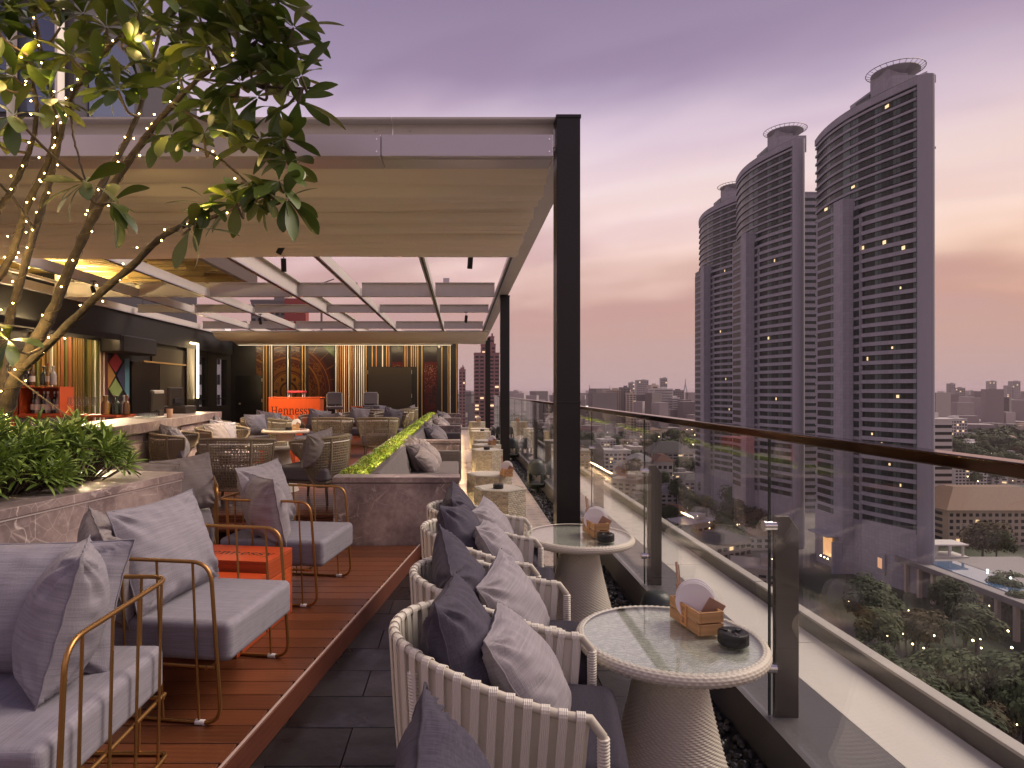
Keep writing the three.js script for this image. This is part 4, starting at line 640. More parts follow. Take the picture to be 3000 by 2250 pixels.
HX.forEach(([x, d, k], i) => {
  const o = thing('hexagonal_stool', `six-sided wicker table in the walkway, ${k.replace('nearest', 'next to')}`, 'side table', 'six-sided wicker tables along the walkway', [x, 0, -d], 0.26 + (i % 2) * 0.12);
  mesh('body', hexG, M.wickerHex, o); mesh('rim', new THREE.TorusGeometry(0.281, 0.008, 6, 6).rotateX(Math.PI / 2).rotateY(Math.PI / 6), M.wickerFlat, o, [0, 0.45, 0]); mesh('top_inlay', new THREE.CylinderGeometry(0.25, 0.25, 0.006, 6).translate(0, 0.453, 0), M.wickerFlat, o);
});
caddy('slatted pine box on the six-sided table second from the strap chairs', [0.56, 0.457, -7.75], 0.2); ashtray('black ashtray on the six-sided table next to the strap chairs', [0.40, 0.457, -6.72]);
caddy('slatted pine box on the six-sided table third from the strap chairs', [0.6, 0.457, -12.15], 0.2); ashtray('black ashtray on the six-sided table third from the strap chairs', [0.46, 0.457, -11.15]);
ashtray('black ashtray on the six-sided table sixth from the strap chairs', [0.56, 0.457, -16.35]); caddy('slatted pine box on the six-sided table at the end balustrade', [0.6, 0.457, -21.35], 0.2);

// ---------- dome speakers in the gutter ----------
M.dome = std([0.028, 0.036, 0.033], 0.42);
for (const [d, s, label] of [[3.62, 0.80, 'dark green dome speaker in the pebbles by the two glass tables'], [9.4, 1.05, 'dark green dome speaker in the pebbles between the two black posts'], [13.7, 1.05, 'dark green dome speaker in the pebbles just past the middle post'], [18.2, 1.05, 'dark green dome speaker in the pebbles towards the end post']]) {
  const o = thing('dome_speaker', label, 'speaker', 'dome speakers in the pebble gutter', [1.13, -0.05, -d]); o.scale.setScalar(s);
  mesh('hood', lathe([[0.001, 0.5], [0.045, 0.497], [0.075, 0.485], [0.1, 0.455], [0.118, 0.40], [0.128, 0.33], [0.132, 0.29], [0.124, 0.29], [0.11, 0.39], [0.001, 0.46]], 36), M.dome, o);
  mesh('base_bowl', lathe([[0.05, 0.08], [0.12, 0.11], [0.16, 0.155], [0.163, 0.165], [0.155, 0.172], [0.13, 0.17], [0.001, 0.19]], 36), M.dome, o); mesh('stem', rod(V(0, -0.03, 0), V(0, 0.1, 0), 0.05, 0.04, 16), M.dome, o);
  for (let k = 0; k < 4; k++) { const a = k * Math.PI / 2 + 0.5; mesh('strut', rbox(0.05, 0.16, 0.02, 0.006), M.dome, o, [Math.sin(a) * 0.135, 0.235, Math.cos(a) * 0.135], [0.12, a, 0]); }
  mesh('driver_cone', new THREE.ConeGeometry(0.06, 0.12, 20).rotateX(Math.PI).translate(0, 0.3, 0), M.stainless, o);
}
// ---------- rope armchairs on the upper deck ----------
function ropeGeo() {
  const A = 115 * Math.PI / 180, top = (f) => V(-0.33 * Math.cos(f * A), 0.735 - 0.05 * f * f, 0.385 * Math.sin(f * A)), bot = (f) => V(-0.25 * Math.cos(f * A), 0.2 + 0.33 * sstep(0.5, 1, Math.abs(f)), 0.29 * Math.sin(f * A));
  const sh = (f, t) => { const p = bot(f).lerp(top(f), t); const k = 0.03 * Math.sin(t * Math.PI); p.x += -k * Math.cos(f * A); p.z += k * Math.sin(f * A); return p; };
  const lat = []; const nV = 46, nH = 19;
  for (let i = 0; i <= nV; i++) { const f = lerp(-0.97, 0.97, i / nV); lat.push(sweep(Array.from({ length: 6 }, (_, k) => sh(f, k / 5)), 0.0052, 4)); }
  for (let j = 1; j < nH; j++) lat.push(sweep(Array.from({ length: 27 }, (_, k) => sh(lerp(-0.98, 0.98, k / 26), j / nH)), 0.0062, 4));
  for (let i = 0; i < 34; i++) for (const s of [1, -1]) { const f0 = lerp(-0.95, 0.95, i / 33), f1 = f0 + s * 0.34; if (Math.abs(f1) > 0.97) continue; lat.push(sweep(Array.from({ length: 7 }, (_, k) => sh(lerp(f0, f1, k / 6), k / 6)), 0.0036, 3)); }
  const rim = []; for (let k = 0; k <= 40; k++) rim.push(sh(lerp(-1, 1, k / 40), 1)); const edge = []; for (let k = 0; k <= 10; k++) edge.push(sh(1, 1 - k / 10)); for (let k = 0; k <= 30; k++) edge.push(sh(lerp(1, -1, k / 30), 0)); for (let k = 0; k <= 10; k++) edge.push(sh(-1, k / 10));
  return { lattice: merge(lat), rim: sweep(rim, 0.017, 8), edge: sweep(edge, 0.014, 8), inner: sweep(rim.map((p, k) => sh(lerp(-0.97, 0.97, k / 40), 0.9).add(V(0, 0, 0))), 0.007, 6), posts: [-0.72, -0.3, 0.3, 0.72].map((f) => sweep(Array.from({ length: 8 }, (_, k) => sh(f, k / 7 - 0.02).add(V(-0.006 * Math.cos(f * A), 0, 0.006 * Math.sin(f * A)))), 0.0135, 6)) };
}
const RG = ropeGeo();
function ropeChair(label, pos, turn) {
  const o = thing('rope_armchair', label, 'armchair', 'woven rope armchairs on the upper deck', pos, turn);
  mesh('rope_lattice', RG.lattice, M.rope, o); mesh('top_rail', RG.rim, M.rope, o); mesh('shell_edge', RG.edge, M.rope, o); mesh('inner_rail', RG.inner, M.battenWhite, o); RG.posts.forEach((g) => mesh('rib', g, M.rope, o));
  for (const [x, z] of [[0.24, 0.24], [0.24, -0.24], [-0.2, 0.2], [-0.2, -0.2]]) mesh('leg', rod(V(x * 1.12, 0, z * 1.1), V(x, 0.26, z), 0.014, 0.02, 8), M.ropeDark, o);
  mesh('seat_frame', rbox(0.58, 0.03, 0.54, 0.01, 0.05, 0.245, 0), M.ropeDark, o); mesh('seat_cushion', rbox(0.66, 0.15, 0.58, 0.04, 0.08, 0.33, 0, 3), M.greySeat, o); return o;
}
const D2 = Math.PI / 180, U = UP_Y;
const RC = [ // x, d, turn (0 faces the railing, 90 faces away), label, cushions
  [-2.40, 6.78, 92, 'woven rope armchair seen from its back, behind the brass armchairs', 0],
  [-1.60, 7.05, 165, 'woven rope armchair beside the planted trough, turned to the bar', 3],
  [-3.42, 7.65, 10, 'woven rope armchair against the marble bar, by the planter shrubs', 2],
  [-3.30, 8.75, -25, 'woven rope armchair by the bar, second along from the planter', 2],
  [-3.95, 10.6, 30, 'woven rope armchair by the bar end, third along from the planter', 1],
  [-3.75, 11.9, -60, 'woven rope armchair with a broad cushion in front of the dark service door', 2],
  [-3.15, 11.4, 20, 'woven rope armchair in front of the orange counter', 2],
  [-2.95, 13.0, -80, 'woven rope armchair close to the orange counter, facing out', 1],
  [-2.42, 11.9, 88, 'woven rope armchair seen from its back, in the middle of the lounge', 1],
  [-1.57, 11.9, 95, 'woven rope armchair seen from its back, next to the planted trough', 0],
  [-2.35, 14.4, -85, 'woven rope armchair with lilac cushion facing out, mid-lounge', 1],
  [-1.55, 14.0, -95, 'woven rope armchair with lilac cushion facing out beside the trough', 1],
  [-1.62, 16.6, 100, 'woven rope armchair by the trough, in front of the double door', 0],
  [-2.45, 16.9, 80, 'woven rope armchair with pale cushions in front of the double door', 1],
  [-1.6, 18.6, 175, 'woven rope armchair by the trough end, closest to the double door', 1],
  [-2.5, 19.0, -90, 'woven rope armchair farthest along, under the gathered awning', 1],
];
RC.forEach(([x, d, t, label, n], i) => {
  const pos = [x, U, -d], turn = t * D2; ropeChair(label, pos, turn);
  const w = label.replace('woven rope armchair ', '').replace('seen from its back, ', '').replace(/with (lilac|pale|a broad) cushions? ?/, '');
  for (let k = 0; k < n; k++) leanOn(k === 0 && [5, 7, 10, 11].includes(i) ? 'sq' : 'small', `${['lilac', 'taupe', 'charcoal'][(i + k) % 3]} cushion on the rope armchair ${w}`, [M.lilac, M.taupe, M.greySeat][(i + k) % 3], pos, turn, [-0.12 + 0.13 * k, 0.62 - 0.01 * k, (k - (n - 1) / 2) * 0.24], 0.3 + 0.12 * k, (k - 1) * 0.15, (k - 0.5) * 0.35, 'cushions on the rope armchairs');
});
wickerTable('round wicker table between the rope armchairs behind the brass armchairs', [-2.25, U, -7.75], 'round wicker tables on the upper deck', 1.08);
wickerTable('round wicker table with a pine box, before the orange counter', [-2.95, U, -10.6], 'round wicker tables on the upper deck', 1.08);
wickerTable('round wicker table deep in the lounge between facing rope armchairs', [-2.75, U, -13.9], 'round wicker tables on the upper deck', 1.08);
caddy('slatted pine box on the wicker table before the orange counter', [-2.78, U + 0.585, -10.6], 0.2); ashtray('black ashtray on the wicker table before the orange counter', [-2.86, U + 0.585, -10.45]); caddy('slatted pine box on the deep lounge wicker table', [-2.7, U + 0.585, -13.85], 0.2);
orangeCrate('orange crate stool under the wicker tables of the upper deck', [-2.72, U, -9.25], 0.1, [0.62, 0.42, 0.4], 'orange crates of the upper deck', false);
orangeCrate('small orange crate stool beside the wicker table before the counter', [-2.3, U, -11.0], 0.0, [0.4, 0.42, 0.4], 'orange crates of the upper deck', false);
ashtray('grey round ashtray on the orange crate stool of the upper deck', [-2.55, U + 0.435, -9.2]);
// cushions in the booths
BOOTHS.slice(0, 4).forEach((d, i) => { const d2 = BOOTHS[i + 1], n = 6; for (let k = 0; k < n; k++) leanOn(k % 2 ? 'small' : 'sq', `grey cushion in the loose heap on the ${['first', 'second', 'third', 'fourth'][i]} booth sofa`, [M.taupe, M.greySeat, M.taupe][k % 3], [-0.55, 0, -d2 + 0.3 + 0.0], 0, [0.02 + (k % 3) * 0.09 - 0.1, 0.57 - (k % 2) * 0.03, 0.12 + k * 0.2], 0.35 + (k % 3) * 0.14, (k % 3 - 1) * 0.35, -0.55 + (k % 4) * 0.22, 'heaped cushions on the booth sofas'); });

// ---------- orange branded counter, bar stools ----------
{
  const front = canvasTex(1024, 700, (g, w, h) => { g.fillStyle = '#d4561c'; g.fillRect(0, 0, w, h); const r = rng(8); for (let i = 0; i < 700; i++) { g.fillStyle = `rgba(${140 + r() * 90},${40 + r() * 40},10,${0.04 + r() * 0.1})`; g.fillRect(r() * w, 0, 1 + r() * 3, h); } g.fillStyle = '#140b08'; g.font = '210px serif'; g.textAlign = 'center'; g.textBaseline = 'alphabetic'; g.fillText('Hennessy', w * 0.45, 300, w * 0.82); });
  const o = thing('branded_counter', 'orange wooden counter with black serif lettering before the decorated wall', 'counter', null, [-4.48, U, -17.2]);
  mesh('front_board', new THREE.BoxGeometry(1.38, 1.02, 0.03), std([1, 1, 1], 0.5, { map: front }), o, [0, 0.52, 0.26]); mesh('carcass', box(1.36, 1.0, 0.48, 0, 0.51, 0), M.crate[1], o); mesh('worktop', rbox(1.42, 0.03, 0.56, 0.005, 0, 1.05, 0), M.crate[2], o);
  const s = thing('red_footstool', 'small stool with a red padded top standing on the orange counter', 'stool', null, [-4.48, U + 1.066, -17.2]); mesh('pad', rbox(0.46, 0.06, 0.3, 0.015, 0, 0.14, 0), std([0.42, 0.03, 0.04], 0.6), s); for (const a of [-1, 1]) for (const b of [-1, 1]) mesh('leg', rod(V(a * 0.18, 0, b * 0.1), V(a * 0.17, 0.115, b * 0.09), 0.014, 0.014, 6), M.battenWhite, s);
  for (const [x, d, label] of [[-3.33, 16.6, 'tall slatted bar stool beside the orange counter'], [-2.48, 17.4, 'tall slatted bar stool with a grey cushion before the battens']]) {
    const b = thing('bar_stool', label, 'bar stool', 'tall bar stools', [x, U, -d], 0.2);
    for (const a of [-1, 1]) for (const c of [-1, 1]) mesh('leg', rod(V(a * 0.22, 0, c * 0.2), V(a * 0.19, 0.75, c * 0.18), 0.011, 0.012, 6), M.strapFrame, b);
    mesh('foot_ring', bent([V(-0.21, 0.28, -0.19), V(0.21, 0.28, -0.19), V(0.21, 0.28, 0.19), V(-0.21, 0.28, 0.19), V(-0.21, 0.28, -0.18)], 0.03, 0.008, 6), M.strapFrame, b); mesh('seat', rbox(0.44, 0.08, 0.42, 0.02, 0, 0.79, 0), M.greySeat, b); mesh('back_rail', bent([V(-0.2, 0.78, -0.2), V(-0.21, 1.16, -0.22), V(0.21, 1.16, -0.22), V(0.2, 0.78, -0.2)], 0.05, 0.01, 6), M.strapFrame, b); for (let k = 0; k < 9; k++) mesh('strap', rbox(0.024, 0.37, 0.006, 0.001, -0.17 + k * 0.0425, 0.97, -0.21), M.ropeDark, b); mesh('back_cushion', rbox(0.38, 0.34, 0.09, 0.03, 0, 1.03, -0.15), d > 17 ? M.taupe : M.greySeat, b);
  }
  orangeCrate('orange crate box between the two tall bar stools', [-2.95, U, -17.9], 0, [0.34, 0.78, 0.34], 'orange crates of the upper deck', false);
}
// ---------- on and behind the bar ----------
const bottleG = [lathe([[0.001, 0], [0.036, 0], [0.038, 0.01], [0.038, 0.17], [0.034, 0.2], [0.015, 0.235], [0.0135, 0.29], [0.016, 0.292], [0.016, 0.305], [0.001, 0.306]], 14), lathe([[0.001, 0], [0.044, 0], [0.046, 0.01], [0.044, 0.15], [0.03, 0.185], [0.014, 0.2], [0.013, 0.245], [0.018, 0.248], [0.018, 0.272], [0.001, 0.273]], 14)];
const labelG = new THREE.CylinderGeometry(0.0392, 0.0392, 0.08, 14, 1, true).translate(0, 0.09, 0);
function bottle(label, pos, k) { label = ['black', 'amber', 'green', 'golden', 'clear'][k % 5] + ' ' + (k % 2 ? 'squat ' : 'slender ') + label.replace(/^(dark|small dark|assorted) /, ''); const o = thing('bottle', label, 'bottle', 'bottles behind the bar', pos, k); const gb = mesh('glass_body', bottleG[k % 2], M.bottle[k % 5], o); if (k % 2 === 0) mesh('paper_label', labelG, M.paper, gb); mesh('cap', new THREE.CylinderGeometry(0.0165, 0.0165, 0.03, 10).translate(0, k % 2 ? 0.262 : 0.296, 0), [M.hinge, M.battenWhite, M.crate[0]][k % 3], gb); return o; }
function glassware(label, pos, h, r, stem) { const o = thing('drinking_glass', label, 'glass', 'glasses on the bar', pos); mesh('bowl', stem ? lathe([[0.001, 0], [r, 0.002], [0.005, 0.008], [0.005, h * 0.45], [r * 0.9, h * 0.55], [r, h], [r - 0.002, h], [r * 0.86, h * 0.56], [0.001, h * 0.47]], 14) : lathe([[0.001, 0], [r * 0.85, 0], [r, h], [r - 0.003, h], [r * 0.82, 0.006], [0.001, 0.006]], 14), M.clear, o); return o; }
{
  const Y = 1.16, d = 9.0;
  const b = thing('back_bar', 'low red-stained timber back bar holding bottles and glasses', 'counter', null, [-5.75, 0, -d]); mesh('carcass', span(-2.0, 0.95, 0.1, Y - 0.17, 0.25, -0.25), M.crate[0], b); mesh('shelf_board', span(-2.02, 0.97, Y - 0.03, Y, 0.27, -0.27), M.crate[1], b); for (let k = 0; k < 6; k++) mesh('divider', span(-2.0 + k * 0.585, -1.975 + k * 0.585, Y - 0.17, Y - 0.031, 0.25, -0.25), M.crate[2], b);
  const c = thing('bottle_crate', 'open red timber box with pale-labelled bottles standing on the back bar', 'crate', null, [-5.92, Y, -d]); mesh('back_board', box(0.56, 0.4, 0.015, 0, 0.2, -0.16), M.crate[0], c); for (const s of [-1, 1]) { mesh('side_board', box(0.018, 0.4, 0.32, s * 0.275, 0.2, 0), M.crate[1], c); mesh('shelf_board', box(0.53, 0.018, 0.32, 0, 0.2 + s * 0.19, 0), M.crate[2], c); }
  const c2 = thing('bottle_crate', 'closed red timber box beside the open bottle box', 'crate', null, [-6.55, Y, -d]); mesh('body', rbox(0.64, 0.4, 0.32, 0.004, 0, 0.2, 0), M.crate[0], c2); mesh('top_board', box(0.66, 0.016, 0.34, 0, 0.409, 0), M.crate[1], c2);
  for (let k = 0; k < 6; k++) bottle('bottle inside the open red box', [-6.11 + k * 0.075, Y + 0.02, -d + 0.03 * (k % 2)], k % 2 ? 4 : 0);
  for (let k = 0; k < 9; k++) bottle('dark liquor bottle standing on top of the red boxes', [-6.6 + k * 0.1, Y + 0.42, -d + 0.05 * (k % 3 - 1)], k + 1);
  for (let k = 0; k < 7; k++) bottle('assorted bottle on the back bar in front of the closed red box', [-6.95 + k * 0.1, Y, -d + 0.27 - 0.06 * (k % 2)], k);
  for (let k = 0; k < 6; k++) bottle('small dark bottle in the cluster beside the tall glasses', [-5.1 + k * 0.07, Y, -d + 0.06 * (k % 2)], k * 2 + 1);
  for (let k = 0; k < 8; k++) glassware('tall stemmed glass in the row on the back bar', [-5.6 + k * 0.057, Y, -d + 0.03 * (k % 2)], 0.25, 0.027, true);
  const at2 = (x, z) => local(BAR.pos, BAR.turn, x, 1.137, z);
  for (let k = 0; k < 22; k++) glassware('upturned tumbler in the crowd of glasses on the bar', at2(-0.5 + (k % 4) * 0.085, 0.25 - Math.floor(k / 4) * 0.11), 0.1, 0.035, false);
  for (let k = 0; k < 14; k++) glassware('small glass on the round tray at the bar end', at2(-0.42 + (k % 3) * 0.07, -2.4 - Math.floor(k / 3) * 0.09), 0.06, 0.03, false);
  const tp = thing('beer_tap', 'chrome beer tap with a round ball body on the bar', 'beer tap', null, at2(-0.62, 0.5)); mesh('column', lathe([[0.001, 0], [0.06, 0], [0.05, 0.03], [0.035, 0.08], [0.05, 0.12], [0.035, 0.15], [0.09, 0.2], [0.1, 0.245], [0.075, 0.29], [0.02, 0.31], [0.016, 0.36], [0.035, 0.38], [0.04, 0.43], [0.02, 0.47], [0.001, 0.475]], 24), M.chrome, tp); mesh('spout', bent([V(0.05, 0.24, 0), V(0.16, 0.26, 0), V(0.17, 0.12, 0)], 0.04, 0.012, 8), M.chrome, tp);
  const sc = thing('card_terminal_back', 'dark rounded back of a screen standing on the bar', 'screen', null, at2(-0.45, -3.3)); mesh('housing', rbox(0.06, 0.3, 0.36, 0.05, 0, 0.22, 0, 4), M.darkPanel, sc); mesh('rim_trim', rbox(0.07, 0.06, 0.3, 0.02, 0, 0.345, 0), std([0.4, 0.36, 0.3], 0.4), sc); mesh('stand', rbox(0.14, 0.08, 0.14, 0.01, 0, 0.04, 0), M.darkPanel, sc);
  const pos = thing('cash_register', 'dark till with a raised screen at the end of the bar', 'till', null, at2(-0.45, -4.35)); mesh('body', rbox(0.42, 0.12, 0.42, 0.02, 0, 0.06, 0), M.darkPanel, pos); mesh('screen_back', rbox(0.06, 0.3, 0.5, 0.02, -0.05, 0.27, 0), M.darkPanel, pos); mesh('vent_panel', rbox(0.02, 0.08, 0.3, 0.004, 0.0, 0.2, 0), M.black, pos);
  const cup = thing('paper_cup', 'beige paper cup near the edge of the bar top', 'cup', null, at2(-0.06, -2.55)); mesh('cup_wall', lathe([[0.001, 0], [0.034, 0], [0.042, 0.12], [0.04, 0.12], [0.032, 0.004], [0.001, 0.004]], 20), M.napkin, cup);
  const mat2 = thing('bar_mat', 'black rubber mat on the bar beside the tumblers', 'bar mat', null, at2(-0.2, 0.95)); mesh('sheet', rbox(0.3, 0.03, 0.7, 0.008, 0, 0.016, 0), M.black, mat2);
  const tray = thing('serving_tray', 'round beaded glass tray at the bar end', 'tray', null, at2(-0.35, -2.62)); mesh('plate', lathe([[0.001, 0.001], [0.24, 0.001], [0.25, 0.012], [0.24, 0.008], [0.001, 0.006]], 32), M.paper, tray); tray.position.y -= 0.0015;
}
// ---------- planting ----------
const leafMat = (c, rough = 0.5, tr = 0.25) => phys(c, rough, { transmission: tr, thickness: 0, vertexColors: false });
M.leafTree = [[0.070, 0.12, 0.018], [0.10, 0.155, 0.022], [0.17, 0.205, 0.03]].map((c) => leafMat(c, 0.42));
M.leafShrub = [[0.19, 0.29, 0.045], [0.25, 0.36, 0.06], [0.13, 0.21, 0.035]].map((c) => leafMat(c, 0.55, 0.2));
M.leafTrough = leafMat([0.30, 0.40, 0.05], 0.6, 0.3); M.bark = std([0.082, 0.062, 0.048], 0.9, { map: T.bark, bumpMap: T.bark, bumpScale: 0.006 }); M.twig = std([0.12, 0.09, 0.06], 0.9);
function leafGeo(prof, arch, fold, rows = 8) {   // base at the origin, along +y, face +z, length 1
  return grid(2, rows, (a, t) => { const s = a * 2 - 1, w = prof(t), y = t * Math.cos(arch * t * 0.5), z = -Math.sin(arch * t) * t * 0.35 + Math.abs(s) * w * fold; return V(s * w, y, z); });
}
const plume = [0.5, 0.9, 1.4].map((a) => leafGeo((t) => 0.012 + 0.145 * Math.pow(Math.sin(Math.PI * Math.min(1, Math.pow(t, 1.45) * 0.985)), 0.85) * (t > 0.06 ? 1 : 0.2), a, 0.18));
const lance = [0.6, 1.1].map((a) => leafGeo((t) => 0.085 * Math.pow(Math.max(0, Math.sin(Math.PI * Math.min(1, t * 0.98 + 0.015))), 0.8), a, 0.35, 6));
const q0 = new THREE.Quaternion(), Yax = V(0, 1, 0), Zax = V(0, 0, 1);
function aim(dir, roll) { return new THREE.Quaternion().setFromUnitVectors(Yax, dir).multiply(new THREE.Quaternion().setFromAxisAngle(Yax, roll)); }
function faceUp(dir) { // leaf along dir with its face turned to the sky as far as it can
  const y = dir.clone().normalize(); let z = V(0, 1, 0).addScaledVector(y, -y.y); if (z.length() < 0.05) z = V(0.3, 0, 1); z.normalize(); const x = y.clone().cross(z); return new THREE.Quaternion().setFromRotationMatrix(new THREE.Matrix4().makeBasis(x, y, z));
}
const Pp = (x, y, d) => at(x * 1.3562, y * 1.3562, d);
const curveOf = (pts) => new THREE.CatmullRomCurve3(pts, false, 'centripetal');
const BR = [
  [[[8, 905, 4.12], [40, 805, 4.06], [105, 690, 4.0]], 0.058, 0.045], [[[105, 690, 4.0], [150, 580, 3.95], [190, 490, 3.9], [250, 390, 3.85], [320, 290, 3.8], [370, 230, 3.75], [430, 170, 3.7], [520, 110, 3.6]], 0.042, 0.011],
  [[[190, 490, 3.9], [215, 410, 3.95], [265, 320, 4.0], [300, 240, 4.05], [330, 130, 4.1], [350, 40, 4.1]], 0.029, 0.010], [[[40, 805, 4.06], [150, 700, 3.9], [220, 630, 3.8], [300, 560, 3.7], [345, 515, 3.65], [390, 490, 3.6], [470, 465, 3.55], [560, 420, 3.5], [640, 392, 3.45]], 0.036, 0.007],
  [[[8, 905, 4.14], [12, 730, 4.2], [40, 620, 4.15], [75, 500, 4.1], [100, 420, 4.1], [125, 320, 4.05], [150, 220, 4.0], [210, 130, 3.95], [280, 60, 3.9]], 0.038, 0.011], [[[-50, 660, 4.2], [20, 560, 4.15], [60, 440, 4.1], [110, 330, 4.05], [118, 240, 4.0], [88, 110, 4.0], [70, 0, 4.0]], 0.034, 0.012],
  [[[-30, 490, 3.9], [40, 380, 3.85], [78, 260, 3.8], [60, 120, 3.8]], 0.024, 0.010], [[[320, 290, 3.8], [400, 310, 3.7], [470, 340, 3.6], [540, 400, 3.55]], 0.011, 0.006], [[[370, 230, 3.75], [470, 270, 3.6], [560, 300, 3.5], [640, 330, 3.45]], 0.011, 0.006], [[[430, 170, 3.7], [530, 182, 3.55], [610, 190, 3.45], [690, 190, 3.4]], 0.011, 0.006],
  [[[150, 220, 4.0], [160, 300, 3.7], [185, 395, 3.45]], 0.009, 0.006], [[[75, 500, 4.1], [30, 430, 3.9], [-20, 380, 3.8]], 0.014, 0.008],
].map(([p, r0, r1]) => ({ curve: curveOf(p.map((q) => Pp(...q))), r0: r0 * 0.78, r1: r1 * 0.85 }));
{
  const root = V(-2.95, 0.84, -4.1), tree = thing('frangipani_tree', 'frangipani tree with bare lower limbs wound in fairy lights, standing in the planter', 'tree', null, root.toArray());
  const r = rng(21), L = (v) => v.clone().sub(root);
  BR.forEach((b, i) => { const n = Math.max(10, Math.round(b.curve.getLength() * 22)); let pts = b.curve.getPoints(n).map(L); if (i === 0 || i === 4) pts.unshift(V(i ? 0.05 : -0.02, -0.1, 0), V(i ? 0.02 : 0, 0.08, 0)); const rr = pts.map((_, k) => lerp(b.r0, b.r1, k / pts.length) * (1 + 0.09 * Math.sin(k * 1.7 + i) + 0.1 * (r() - 0.5))); pts = pts.map((p, k) => p.add(V((r() - 0.5) * 0.006, 0, (r() - 0.5) * 0.006))); const g = sweep(pts, rr, 10); const uv = g.attributes.uv; for (let k = 0; k < uv.count; k++) uv.setXY(k, uv.getY(k) / 6 * 1, uv.getX(k) * 1.6); mesh(i === 0 ? 'trunk' : 'branch', g, M.bark, tree); });
  const tips = [[660, 170, 3.5], [700, 165, 3.35], [694, 215, 3.4], [620, 60, 3.55], [645, 110, 3.5], [600, 150, 3.5], [560, 40, 3.6], [520, 110, 3.6], [540, 180, 3.5], [585, 210, 3.45], [480, 60, 3.7], [470, 150, 3.65], [430, 30, 3.75], [420, 110, 3.75], [390, 170, 3.8], [350, 60, 3.9], [330, 130, 3.95], [300, 30, 3.95], [280, 100, 3.9], [600, 15, 3.6], [640, 5, 3.55], [560, 100, 3.55], [505, 205, 3.55], [455, 220, 3.6], [400, 240, 3.7], [230, 60, 3.95], [180, 30, 3.95], [130, 60, 3.95], [60, 40, 3.95], [20, 90, 3.9], [30, 165, 3.8], [85, 150, 3.9], [150, 120, 3.9], [210, 160, 3.9], [255, 195, 3.8], [105, 215, 3.8],
    [640, 235, 3.45], [655, 300, 3.4], [675, 350, 3.35], [510, 270, 3.55], [545, 310, 3.5], [590, 300, 3.45], [410, 495, 3.3], [450, 440, 3.4], [525, 440, 3.4], [570, 400, 3.45], [610, 425, 3.4], [660, 430, 3.35], [640, 392, 3.4], [185, 395, 3.4], [240, 440, 3.5], [30, 250, 3.0], [18, 735, 3.7], [-10, 300, 3.7], [10, 20, 3.8], [100, -10, 3.9], [260, -10, 3.9], [400, -20, 3.8], [520, -10, 3.7], [680, 60, 3.45], [370, 290, 3.6], [300, 180, 3.9], [440, 290, 3.55], [560, -20, 3.5], [350, -10, 3.9], [490, 20, 3.7], [580, 90, 3.45], [610, 110, 3.6], [520, 55, 3.5], [450, 100, 3.55], [390, 60, 3.7], [560, 150, 3.4], [630, 160, 3.6], [-20, 160, 3.6], [-15, 40, 3.7]];
  const all = BR.flatMap((b) => b.curve.getPoints(40)), leaves = [];
  tips.forEach(([x, y, d], i) => {
    const tip = Pp(x > 450 ? 450 + (x - 450) * 0.8 : x, y, d); let best = all[0], bd = 9; for (const p of all) { const e = p.distanceTo(tip) * (p.y > tip.y + 0.1 ? 1.5 : 1); if (e < bd) { bd = e; best = p; } }
    const mid = best.clone().lerp(tip, 0.55).add(V((r() - 0.5) * 0.06, -0.05 + (r() - 0.5) * 0.05, (r() - 0.5) * 0.06)), pts = curveOf([best, mid, tip]).getPoints(8).map(L);
    if (bd > 0.03) mesh('twig', sweep(pts, pts.map((_, k) => lerp(0.0095, 0.0065, k / 8)), 6), M.twig, tree);
    const dir = tip.clone().sub(mid).normalize(), base = L(tip), n = 9 + Math.floor(r() * 5), hang = y > 225 ? 0.55 : 0.05;
    const sx = V(0, 1, 0).cross(dir); if (sx.length() < 0.1) sx.set(1, 0, 0); sx.normalize(); const sy = dir.clone().cross(sx), spin = r() * 6;
    for (let k = 0; k < n; k++) {
      const a = spin + k * 2.4, open = 0.75 + 0.75 * (k / n) + (r() - 0.5) * 0.3, v = dir.clone().multiplyScalar(Math.cos(open)).addScaledVector(sx, Math.sin(open) * Math.cos(a)).addScaledVector(sy, Math.sin(open) * Math.sin(a)); v.y -= hang * (0.4 + r() * 0.6) + 0.12; v.normalize();
      if (x > 380 && r() < 0.2) continue; const s = (0.19 + r() * 0.10) * (k < 2 ? 0.7 : 1); leaves.push({ p: base.clone().addScaledVector(v, 0.012), q: faceUp(v).multiply(new THREE.Quaternion().setFromAxisAngle(Yax, (r() - 0.5) * 0.9)), s, m: Math.floor(r() * 3), g: Math.floor(r() * 3), d });
    }
  });
  leaves.sort((a, b) => a.d - b.d);
  leaves.slice(0, 300).forEach((l) => { const m = mesh('leaf', plume[l.g], M.leafTree[l.m], tree); m.position.copy(l.p); m.quaternion.copy(l.q); m.scale.setScalar(l.s); });
  const crown = new THREE.Group(); crown.name = 'crown'; tree.add(crown); for (let g = 0; g < 3; g++) for (let m = 0; m < 3; m++) { const list = leaves.slice(300).filter((l) => l.g === g && l.m === m); if (list.length) inst('foliage', plume[g], M.leafTree[m], list, crown); }
}
